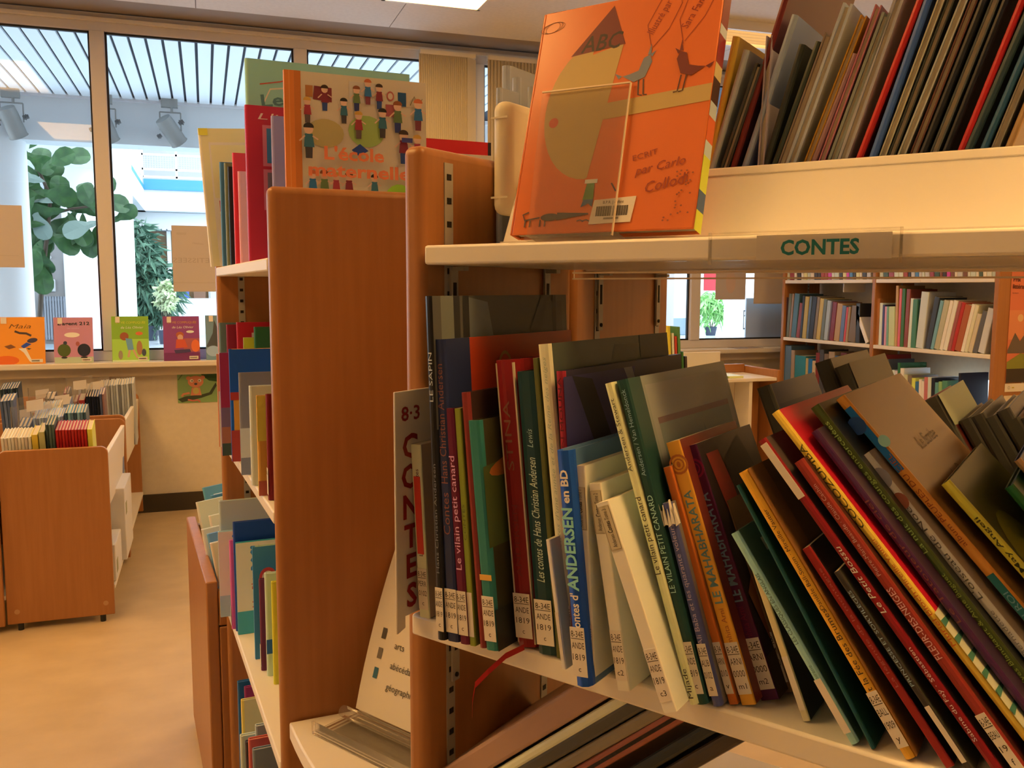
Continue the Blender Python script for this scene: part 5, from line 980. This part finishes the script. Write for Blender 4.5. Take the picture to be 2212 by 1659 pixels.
for i, (x, zf, kind) in enumerate(((.03, .20, 'blue'), (.03, .31, 'grey'), (.03, .42, 'dark'), (.065, .165, 'géographie'), (.065, .28, 'abécédaire'), (.065, .39, 'arts'))):
    p = on_sheet(x, zf)
    if kind in ('blue', 'grey', 'dark'): prints(sh, 'printed_square', p, (1, 0, 0), (0, .35, 1), [('p', {'blue': (.04, .17, .32), 'grey': (.2, .19, .18), 'dark': (.1, .1, .1)}[kind], rect(0, 0, .010, .017))])
    else: prints(sh, 'lettering', p, (1, 0, 0), (0, .35, 1), [('t', (.06, .06, .06), kind, 0, 0, .015, {})])

# ------------------------------------------------------------------ bottom shelf of the near bookcase
GN = 'albums slumped on the shelf below the tales'
for i, (tx, ty, ln, w, col, h, lab) in enumerate(((1318, 1492, 50, .030, (150, 92, 58), .36, 'thick tan brown album slumped lowest under the tales shelf'), (1350, 1520, 50, .012, (190, 150, 95), .33, 'thin cream album slumped right of the tan brown one'), (1390, 1528, 50, .016, (70, 52, 34), .33, 'dark grey brown album slumped under the tales shelf'), (1430, 1545, 50, .014, (120, 85, 52), .32, 'brown album slumped under the tales shelf'), (1460, 1560, 49, .012, (30, 22, 18), .32, 'black album slumped before the terracotta one'), (1500, 1540, 49, .016, (135, 60, 35), .34, 'terracotta album slumped under the tales shelf'), (1560, 1570, 48, .014, (38, 32, 24), .34, 'blackish green album slumped right of the terracotta one'), (1600, 1600, 48, .016, (62, 40, 24), .33, 'dark brown album slumped nearest the bright floor gap'))):
    v = .02; a = FA.at_v(tx, ty, v); L = math.radians(ln); hh = (a[2]-S3)/math.cos(L)
    book(FA, a[0]-math.sin(L)*hh, v, S3, w, hh, .22, L, spine=P(col, (190, 140, 95)), label=lab, group=GN)

# ================================================================== FAR BOOKCASE
GC = 'novels and albums in the far bookcase'
rc = (205, 165, 120)
def crow(rows, ox, oy, sc, z, ybase, where, d=.22, v=.02, hmax=.40):
    for i, (x0, x1, yt, dx, col) in enumerate(rows):
        X0, X1, Y = ox+x0/sc, ox+x1/sc, oy+ybase(x0)/sc
        a, b = FC.at_v(X0, Y, v), FC.at_v(X1, Y, v); t = FC.at_v(X0+dx/sc, oy+yt/sc, v)
        ln = math.atan2(t[0]-a[0], max(.05, t[2]-z)); ln = max(-.6, min(.5, ln)); h = max(.10, min(hmax, (t[2]-z)/math.cos(ln))); w = max(.006, (b[0]-a[0])*math.cos(ln)*.96)
        wd = colour_word(col); size = 'slim' if w < .018 else ('wide' if w > .045 else 'upright')
        if abs(ln) > .12: size = 'leaning'
        lab = '%s %s book, %s from the window on the %s' % (size, wd, ORD[i], where)
        book(FC, (a[0]+b[0])/2, v, z, w, h, d, ln, spine=P(col, rc), cover=P(tuple(int(q_*.9) for q_ in col), rc), label=lab, group=GC, parts=w > .05)
R2L = [(958, 1000, 380, 30, (62, 36, 32)), (1000, 1030, 345, 34, (95, 80, 45)), (1030, 1050, 345, 35, (140, 95, 60)), (1050, 1100, 345, 40, (70, 85, 75)), (1100, 1135, 440, 40, (130, 50, 35)), (1135, 1160, 365, 35, (50, 45, 40)), (1160, 1200, 375, 35, (170, 125, 50)), (1200, 1225, 370, 40, (85, 85, 80)), (1225, 1270, 375, 45, (45, 35, 28)), (1270, 1300, 380, 45, (120, 85, 50)),
       (1300, 1340, 395, 45, (180, 130, 50)), (1340, 1375, 400, 40, (95, 85, 60)), (1375, 1415, 415, 40, (150, 135, 110)), (1415, 1430, 420, 40, (95, 65, 60)), (1430, 1475, 430, 40, (115, 25, 18)), (1475, 1530, 445, 40, (165, 110, 55)), (1530, 1570, 465, 35, (90, 90, 95)), (1570, 1590, 480, 35, (185, 55, 45)), (1590, 1615, 475, 35, (150, 105, 60)), (1615, 1690, 470, 45, (110, 75, 40)), (1690, 1735, 440, 10, (50, 40, 30)), (1790, 1830, 565, -95, (215, 180, 155))]
crow(R2L, 1480, 560, 4.608, C2, lambda x: 770+(x-985)*.072, 'middle shelf of the window bay')
R2R = [(125, 150, 500, 10, (60, 70, 90)), (150, 190, 440, 20, (160, 90, 40)), (190, 225, 490, 20, (200, 180, 150)), (225, 250, 510, 15, (60, 50, 70)), (250, 275, 530, 15, (200, 120, 110)), (275, 300, 530, 10, (110, 130, 90)), (300, 370, 530, 10, (180, 160, 90)), (370, 400, 290, 20, (180, 120, 60)), (400, 430, 330, 30, (200, 80, 70)), (430, 470, 330, 30, (60, 85, 30)), (470, 515, 335, 40, (130, 55, 35)), (515, 550, 440, 40, (200, 175, 140)), (550, 605, 450, 30, (70, 100, 60)), (605, 690, 370, 70, (190, 165, 135)),
       (715, 770, 430, 110, (60, 55, 50)), (770, 810, 470, 115, (110, 130, 110)), (810, 870, 470, 120, (170, 140, 90)), (870, 910, 470, 125, (215, 185, 145)), (910, 960, 470, 130, (210, 180, 150)), (960, 1000, 480, 130, (150, 70, 50)), (1000, 1040, 490, 130, (170, 40, 25)), (1040, 1110, 520, 125, (160, 75, 35)), (1110, 1150, 510, 130, (215, 180, 130)), (1150, 1190, 520, 130, (200, 165, 110)), (1190, 1240, 620, 110, (190, 150, 100)), (1240, 1300, 590, 120, (90, 75, 60)), (1300, 1380, 560, 120, (190, 160, 125))]
crow(R2R, 1860, 560, 5.185, C2, lambda x: 960+(x-165)*.10, 'middle shelf of the near bay')
rg = random.Random(4)
PAL1 = [(215, 185, 155), (190, 170, 150), (150, 60, 60), (205, 180, 160), (60, 50, 45), (190, 160, 130), (200, 60, 110), (80, 110, 120), (215, 185, 140), (120, 70, 50), (70, 80, 60), (200, 175, 150), (210, 190, 100), (160, 60, 40)]
R1L = []; x = 1012
while x < 1830:
    w = rg.choice((26, 30, 36, 44)); R1L.append((x, x+w-2, -60-rg.randint(0, 60), -6, rg.choice(PAL1))); x += w
crow(R1L, 1480, 560, 4.608, C1, lambda x: 203, 'top shelf of the window bay', hmax=.23)
R1R = []; x = 205
while x < 1480:
    w = rg.choice((34, 44, 52, 60)); R1R.append((x, x+w-3, -140-rg.randint(0, 80), 0, rg.choice(PAL1))); x += w
crow(R1R, 1860, 560, 5.185, C1, lambda x: 210, 'top shelf of the near bay', hmax=.24)
R3L = [(945, 985, 850, 10, (70, 90, 90)), (985, 1045, 860, 12, (85, 95, 95)), (1045, 1080, 905, 10, (150, 110, 75)), (1080, 1190, 955, 12, (50, 105, 95)), (1190, 1215, 985, 10, (170, 130, 70)), (1215, 1255, 990, 10, (40, 90, 110)), (1255, 1290, 1010, 10, (185, 140, 90)), (1290, 1330, 930, 10, (120, 40, 30)), (1330, 1375, 900, 8, (70, 60, 50)), (1375, 1420, 940, 8, (110, 80, 55)), (1420, 1480, 920, 8, (150, 110, 70)), (1480, 1540, 960, 8, (60, 80, 90)), (1540, 1600, 930, 8, (90, 40, 35))]
crow(R3L, 1480, 560, 4.608, C3, lambda x: 1240+(x-985)*.10, 'lower shelf of the window bay')
R3R = [(225, 262, 1070, 8, (140, 35, 25)), (262, 300, 1120, 6, (90, 80, 70)), (300, 340, 1245, 6, (215, 190, 140)), (340, 370, 1240, 6, (190, 170, 150)), (370, 400, 1250, 6, (200, 160, 130)), (400, 430, 1160, 8, (50, 85, 42)), (430, 470, 1220, 8, (215, 185, 150)), (470, 515, 1290, 6, (180, 150, 90)), (515, 560, 1300, 6, (120, 90, 60)), (560, 600, 1330, 6, (200, 175, 60)), (600, 640, 1370, 6, (60, 90, 100)), (640, 670, 1345, 6, (220, 190, 150)), (670, 700, 1365, 6, (215, 190, 160)), (700, 740, 1320, 6, (180, 90, 70)), (740, 780, 1320, 6, (190, 170, 150)), (780, 820, 1330, 6, (40, 35, 35)), (820, 860, 1380, 6, (90, 120, 95)), (860, 900, 1370, 6, (130, 140, 70)), (900, 960, 1360, 6, (80, 110, 70)), (1085, 1110, 1275, 4, (34, 30, 32))]
crow(R3R, 1860, 560, 5.185, C3, lambda x: 1560+(x-165)*.13, 'lower shelf of the near bay')

# ------------------------------------------------------------------ on the low display unit
GD = 'books on the low display unit'
for i, (x0, x1, h, col, lab) in enumerate(((2.78, 2.80, .345, (205, 160, 40), 'yellow book standing at the far side of the low display unit'), (2.81, 2.825, .30, (205, 180, 140), 'white printed booklet standing on the low display unit'), (2.83, 2.845, .28, (190, 60, 35), 'slim red book standing on the low display unit'), (2.85, 2.87, .34, (85, 110, 50), 'green book standing on the low display unit'), (2.875, 2.89, .18, (60, 90, 35), 'short green book at the end of the display row'), (2.90, 2.915, .15, (70, 50, 40), 'short brown book after the short green one'))):
    book(FR, (x0+x1)/2, 5.02, .916, x1-x0, h, .2, -.06, spine=P(col, rc), label=lab, group=GD)
for i, (x0, x1, z_, col, lab) in enumerate(((2.94, 3.10, .014, (150, 110, 70), 'brown magazine lying on the low display unit'), (3.06, 3.21, .016, (110, 120, 70), 'green and white magazine lying on the low display unit'), (3.22, 3.33, .014, (205, 175, 90), 'pale yellow magazine lying on the low display unit'))):
    o = MB().box(x0, x1 if i != 0 else 3.05, 5.02, 5.25, .9155, .9155+z_).build('magazine', mat('magazine cover', P(col, rc), .4), bevel=.002); tag(o, lab, 'magazine', 'magazines on the low display unit')
for i, (x, ln, col, lab) in enumerate(((2.72, .75, (40, 36, 40), 'black book leaning in the lower part of the display unit'), (2.78, .78, (205, 180, 150), 'white book leaning in the lower part of the display unit'), (2.84, .80, (45, 50, 60), 'navy book leaning in the lower part of the display unit'), (2.90, .82, (150, 35, 30), 'red book leaning in the lower part of the display unit'), (2.96, .84, (210, 175, 140), 'cream book leaning in the lower part of the display unit'), (3.02, .86, (30, 32, 40), 'dark blue book leaning rightmost in the display unit'))):
    book(FR, x-.02, 4.99, .381, .018, .30, .16, ln, spine=P(col, rc), label=lab, group='books leaning inside the low display unit')

# ------------------------------------------------------------------ albums on the window sill, face to the room
def face_book(u0, u1, z, h, col, items, label, v, tilt=.14, sp=None, fr=FR, cref=(215, 165, 120)):
    t = thing('comic_album', label, 'book', fr.M(u0, v, z, 0, tilt), 'albums displayed on the window sill'); w = u1-u0
    MB().box(0, w, 0, .002, 0, h).box(0, w, .010, .012, 0, h).box(-.002, 0, 0, .012, 0, h).build('cover', mat('album cover', P(col, cref), .3), t)
    MB().box(.001, w-.003, .0021, .0099, .002, h-.002).build('page_block', PAGES, t)
    prints(t, 'cover_print', (0, 0, 0), (w, 0, 0), (0, 0, h), items, base=.0006, layer=.0002)
    s_ = MB().box(w*.70, w*.95, -.0042, -.0036, h*.03, h*.10).build('barcode_label', PAPER, t)
    prints(s_, 'barcode', (w*.70, -.0042, h*.03), (1, 0, 0), (0, 0, 1), [('p', (.06, .05, .05), rect(w*.02+.0022*i, h*.02, w*.02+.0012+.0022*i, h*.05)) for i in range(20)], base=.0003)
    MB().box(w*.10, w*.22, -.0042, -.0036, h*.86, h*.99).build('corner_sticker', PAPER, t)
    return t
s = lambda *a: P(a, (215, 165, 120))
SZ = 1.0205; SY = 6.185
face_book(-1.225, -.957, SZ, .292, (228, 118, 30), [('p', s(215, 80, 20), ell(.2, .08, .26, .1)), ('t', s(115, 60, 20), 'Maia', .26, .76, .13, {'shear': .3, 'fit': .46}), ('k', s(70, 45, 35), stroke([(.38, .70), (.48, .66), (.62, .65), (.72, .60)], .045)), ('p', s(60, 45, 50), ell(.74, .50, .11, .05, rot=10)), ('p', s(40, 60, 110), [(.5, .38), (.62, .46), (.72, .42), (.56, .33)]), ('p', s(230, 185, 135), [(.45, .33), (.6, .34), (.74, .04), (.68, .05), (.56, .24)]), ('p', s(120, 60, 25), [(.16, .38), (.3, .42), (.4, .36), (.26, .32)]), ('p', s(50, 60, 40), [(.62, .34), (.72, .33), (.66, .30)])], 'orange album with flowing dark ribbon shape, leftmost full one on the sill', SY)
face_book(-.905, -.683, SZ, .288, (190, 105, 100), [('p', s(175, 150, 100), rect(0, 0, 1, .13)), ('t', s(35, 30, 30), 'L\'agent 212', .10, .83, .10, {'fit': .82, 'bold': .03}), ('t', s(205, 140, 130), 'les cousins', .35, .75, .04, {'fit': .3}), ('p', s(225, 190, 155), ell(.46, .615, .20, .055)), ('p', s(75, 72, 22), ell(.25, .28, .17, .14)), ('p', s(45, 42, 40), ell(.28, .44, .05, .04)), ('p', s(28, 28, 34), ell(.76, .28, .17, .14)), ('p', s(165, 70, 50), ell(.60, .42, .05, .05)), ('p', s(40, 35, 30), ell(.25, .12, .08, .02)), ('p', s(40, 35, 30), ell(.76, .12, .09, .02))], 'rose pink album with speech balloon and two rounded shapes', SY)
face_book(-.572, -.355, SZ, .292, (130, 140, 32), [('p', s(160, 165, 50), rect(0, .0, 1, .5)), ('p', s(200, 180, 110), rect(0, 0, 1, .04)), ('t', s(205, 165, 40), 'LA VIE COMPLIQUÉE', .12, .84, .07, {'fit': .8}), ('t', s(220, 200, 160), 'de Léa Olivier', .24, .73, .075, {'fit': .62, 'shear': .2}), ('p', s(205, 85, 40), ell(.74, .62, .10, .04)), ('p', s(150, 65, 30), ell(.33, .56, .12, .09)), ('p', s(105, 125, 120), [(.36, .52), (.54, .50), (.58, .26), (.42, .26)]), ('p', s(200, 130, 80), [(.44, .26), (.40, .10), (.46, .10), (.50, .26)]), ('p', s(200, 130, 80), [(.54, .26), (.66, .06), (.70, .09), (.60, .27)]), ('p', s(165, 95, 50), ell(.74, .30, .08, .16)), ('p', s(70, 60, 55), ell(.86, .2, .06, .08)), ('p', s(150, 110, 70), ell(.22, .15, .06, .1))], 'lime green album with a long haired girl on the sill', SY)
face_book(-.265, -.045, SZ, .290, (140, 55, 80), [('p', s(165, 70, 55), rect(.55, .2, 1, .5)), ('p', s(215, 85, 35), ell(.88, .33, .12, .14)), ('p', s(110, 35, 60), rect(0, 0, 1, .18)), ('t', s(200, 120, 40), 'LA VIE COMPLIQUÉE', .12, .84, .07, {'fit': .8}), ('t', s(220, 190, 160), 'de Léa Olivier', .24, .73, .075, {'fit': .6, 'shear': .2}), ('p', s(215, 180, 150), ell(.74, .65, .11, .03)), ('p', s(170, 70, 30), ell(.45, .58, .11, .07)), ('p', s(205, 130, 85), ell(.46, .52, .08, .07)), ('p', s(195, 65, 35), [(.35, .48), (.58, .48), (.66, .30), (.32, .28)]), ('p', s(70, 45, 60), [(.28, .24), (.72, .26), (.75, .19), (.32, .16)])], 'purple album with a seated child in orange on the sill', SY)
face_book(-.005, .21, SZ, .295, (110, 112, 100), [('p', s(70, 60, 50), [(.0, .3), (.2, .6), (.25, .9), (.4, .6), (.5, .2)]), ('p', s(150, 140, 140), ell(.2, .2, .2, .12))], 'grey album half hidden by the end-on bookcase on the sill', SY)
face_book(-1.48, -1.245, SZ, .30, (35, 36, 45), [('p', s(60, 62, 75), rect(.1, .1, .9, .5))], 'dark navy album at the left picture edge on the sill', SY)
# picture of a little animal on the parapet wall
mk = MB().box(-.195, .055, YW-.0035, YW-.002, .727, .948).build('animal_picture', mat('picture paper', s(128, 128, 62), .5)); tag(mk, 'small picture of a red animal on a branch below the sill', 'picture')
RED = s(205, 105, 60); DG = s(45, 62, 25)
prints(mk, 'picture_print', (-.195, YW-.0035, .727), (.25, 0, 0), (0, 0, .221), [('p', DG, [(.55, 1), (1, 1), (1, .62), (.8, .66), (.62, .82)]), ('p', s(60, 55, 30), [(0, .12), (.2, .20), (.6, .24), (.8, .30), (.97, .6), (.99, .5), (.86, .24), (.6, .14), (.1, .02)]), ('k', s(95, 85, 40), stroke([(.02, .7), (.2, .98)], .03)), ('p', RED, ell(.20+.08, .75, .06, .06)), ('p', RED, ell(.64, .76, .06, .06)), ('p', RED, ell(.46, .64, .20, .18)), ('p', RED, [(.36, .46), (.56, .46), (.60, .22), (.32, .22)]), ('p', s(190, 140, 60), ell(.46, .36, .08, .10)), ('p', s(225, 185, 130), ell(.36, .67, .045, .05)), ('p', s(225, 185, 130), ell(.56, .67, .045, .05)), ('p', s(50, 35, 25), ell(.37, .665, .016, .02)), ('p', s(50, 35, 25), ell(.55, .665, .016, .02)), ('p', s(75, 55, 45), ell(.46, .57, .04, .035)), ('k', RED, stroke([(.30, .30), (.14, .27), (.10, .20)], .06)), ('k', s(190, 80, 50), stroke([(.25, .10), (.38, .06), (.5, .08), (.56, .02)], .05))], base=.0006, layer=.0003)

# ------------------------------------------------------------------ comics in the bins
GBn = 'books in the comic bins'
def brow(Y, rows, z, where, d=.16, step=None):
    for i, (x0, x1, yt, col) in enumerate(rows):
        a, b, t = onp(x0, yt+25, (0, Y, 0), (0, 1, 0)), onp(x1, yt+25, (0, Y, 0), (0, 1, 0)), onp(x0, yt, (0, Y, 0), (0, 1, 0))
        w = max(.005, (b[0]-a[0])*.97); h = max(.12, t[2]-z)/math.cos(.24)
        lab = '%s book, %s from the left in the %s' % (colour_word(col), ORD[i], where)
        book(FR, (a[0]+b[0])/2, Y+h*math.sin(.24), z, w, h, d*.8, 0.0, spine=P(col, (205, 160, 110)), label=lab, group=GBn, parts=False, tilt=-.24)
B1 = .797-.284; B2 = .812-.284
def seq(x0, x1, n, yt, cols, dy=0.0, jit=0): 
    r = []; w = (x1-x0)/n; rj = random.Random(int(x0*7+yt))
    for i in range(n): r.append((x0+w*i, x0+w*(i+1)-.3, yt+dy*i+rj.uniform(-jit, jit), cols[i % len(cols)]))
    return r
CR = [(205, 165, 115), (195, 152, 105), (208, 170, 125)]
brow(4.31, seq(2, 68, 9, 948, CR, -.5, 1)+[(68, 82, 940, (205, 150, 40)), (83, 97, 934, (170, 140, 70))]+seq(98, 118, 3, 918, [(50, 55, 40), (85, 85, 60), (75, 78, 55)])+seq(120, 188, 10, 930, [(165, 28, 18), (150, 24, 16), (172, 34, 22)], -.2)+[(188.5, 200, 928, (205, 165, 45))], B1, 'front row of the front bin', d=.15)
brow(4.53, seq(40, 66, 3, 922, [(70, 78, 80), (95, 90, 80)])+seq(72, 138, 11, 905, [(165, 145, 130), (140, 120, 105), (175, 150, 130)], -.5, 1)+seq(140, 187, 7, 893, [(60, 70, 60), (130, 140, 110), (95, 100, 85)], -.3), B1, 'second row of the front bin', d=.15)
brow(4.76, seq(55, 82, 3, 893, [(130, 70, 50), (190, 140, 40), (180, 70, 30)])+seq(84, 130, 7, 886, [(205, 170, 120), (150, 145, 135), (205, 155, 90), (120, 125, 125)], -.6, 1), B1, 'third row of the front bin', d=.15)
brow(5.24, seq(98, 118, 2, 862, [(50, 52, 38), (34, 30, 26)])+seq(128, 152, 3, 872, [(125, 120, 110), (100, 110, 110)]), B2, 'front row of the rear bin', d=.15)
brow(5.45, seq(138, 150, 2, 850, [(160, 60, 45), (40, 35, 32)])+seq(152, 168, 2, 868, [(110, 105, 40), (170, 40, 30)])+[(170, 184, 865, (165, 45, 32))]+seq(186, 214, 5, 857, [(34, 28, 26), (28, 24, 24)])+seq(215, 226, 2, 852, [(85, 75, 75), (140, 85, 60)]), B2, 'second row of the rear bin', d=.15)
brow(5.80, seq(170, 214, 6, 842, [(175, 145, 110), (150, 120, 85), (190, 155, 115)])+seq(216, 290, 13, 835, [(175, 145, 108), (150, 124, 92), (185, 155, 118), (120, 98, 72)], -.5, 1), B2, 'back row of the rear bin', d=.15)
brow(5.30, seq(0, 40, 7, 842, [(44, 48, 40), (60, 62, 50), (30, 32, 30)], -.6, 1), B2, 'rear bin at the left edge', d=.14)
brow(4.95, seq(0, 30, 4, 868, [(70, 68, 66), (95, 88, 80)], -1), B1, 'edge row of the front bin', d=.14)
for i, (x, y, Y, h) in enumerate(((36, 860, 4.48, .40), (64, 870, 4.66, .42), (100, 850, 4.95, .42), (142, 818, 5.38, .46), (182, 820, 5.60, .44), (60, 838, 5.60, .42), (22, 880, 4.66, .40))):
    p = onp(x, y, (0, Y, 0), (0, 1, 0)); zb = B1 if Y < 5.18 else B2
    divider(p[0], Y, .20, p[2]-zb, zb, '%s divider sheet with paper tab, %s from the left in the %s bin' % ('clear', ORD[(1, 3, 4, 5, 6, 2, 0)[i]], 'front' if Y < 5.18 else 'rear'), rot=-.6)
# white stock stored under the bins
for i, (x0, x1, y0_, y1_, z1_, col, lab) in enumerate(((-.56, -.425, 4.33, 4.62, .33, (215, 178, 135), 'white box file under the front bin'), (-.60, -.405, 4.66, 5.05, .52, (215, 178, 135), 'large white folder under the front bin'), (-.56, -.45, 5.24, 5.40, .56, (215, 178, 135), 'white folder under the rear bin'), (-.56, -.44, 5.06, 5.13, .60, (120, 110, 105), 'grey folder under the front bin'))):
    bx_ = thing('box_file', lab, 'box file', Matrix.Identity(4)); MB().box(x0, x1, y0_, y1_, .161, z1_).build('box_body', mat('white card', P(col, (215, 175, 125)), .6), bx_, bevel=.004); MB().box(x1, x1+.001, y0_+.03, y0_+.09, z1_-.14, z1_-.08).build('spine_sticker', mat('sticker', (.35, .38, .25), .6), bx_)
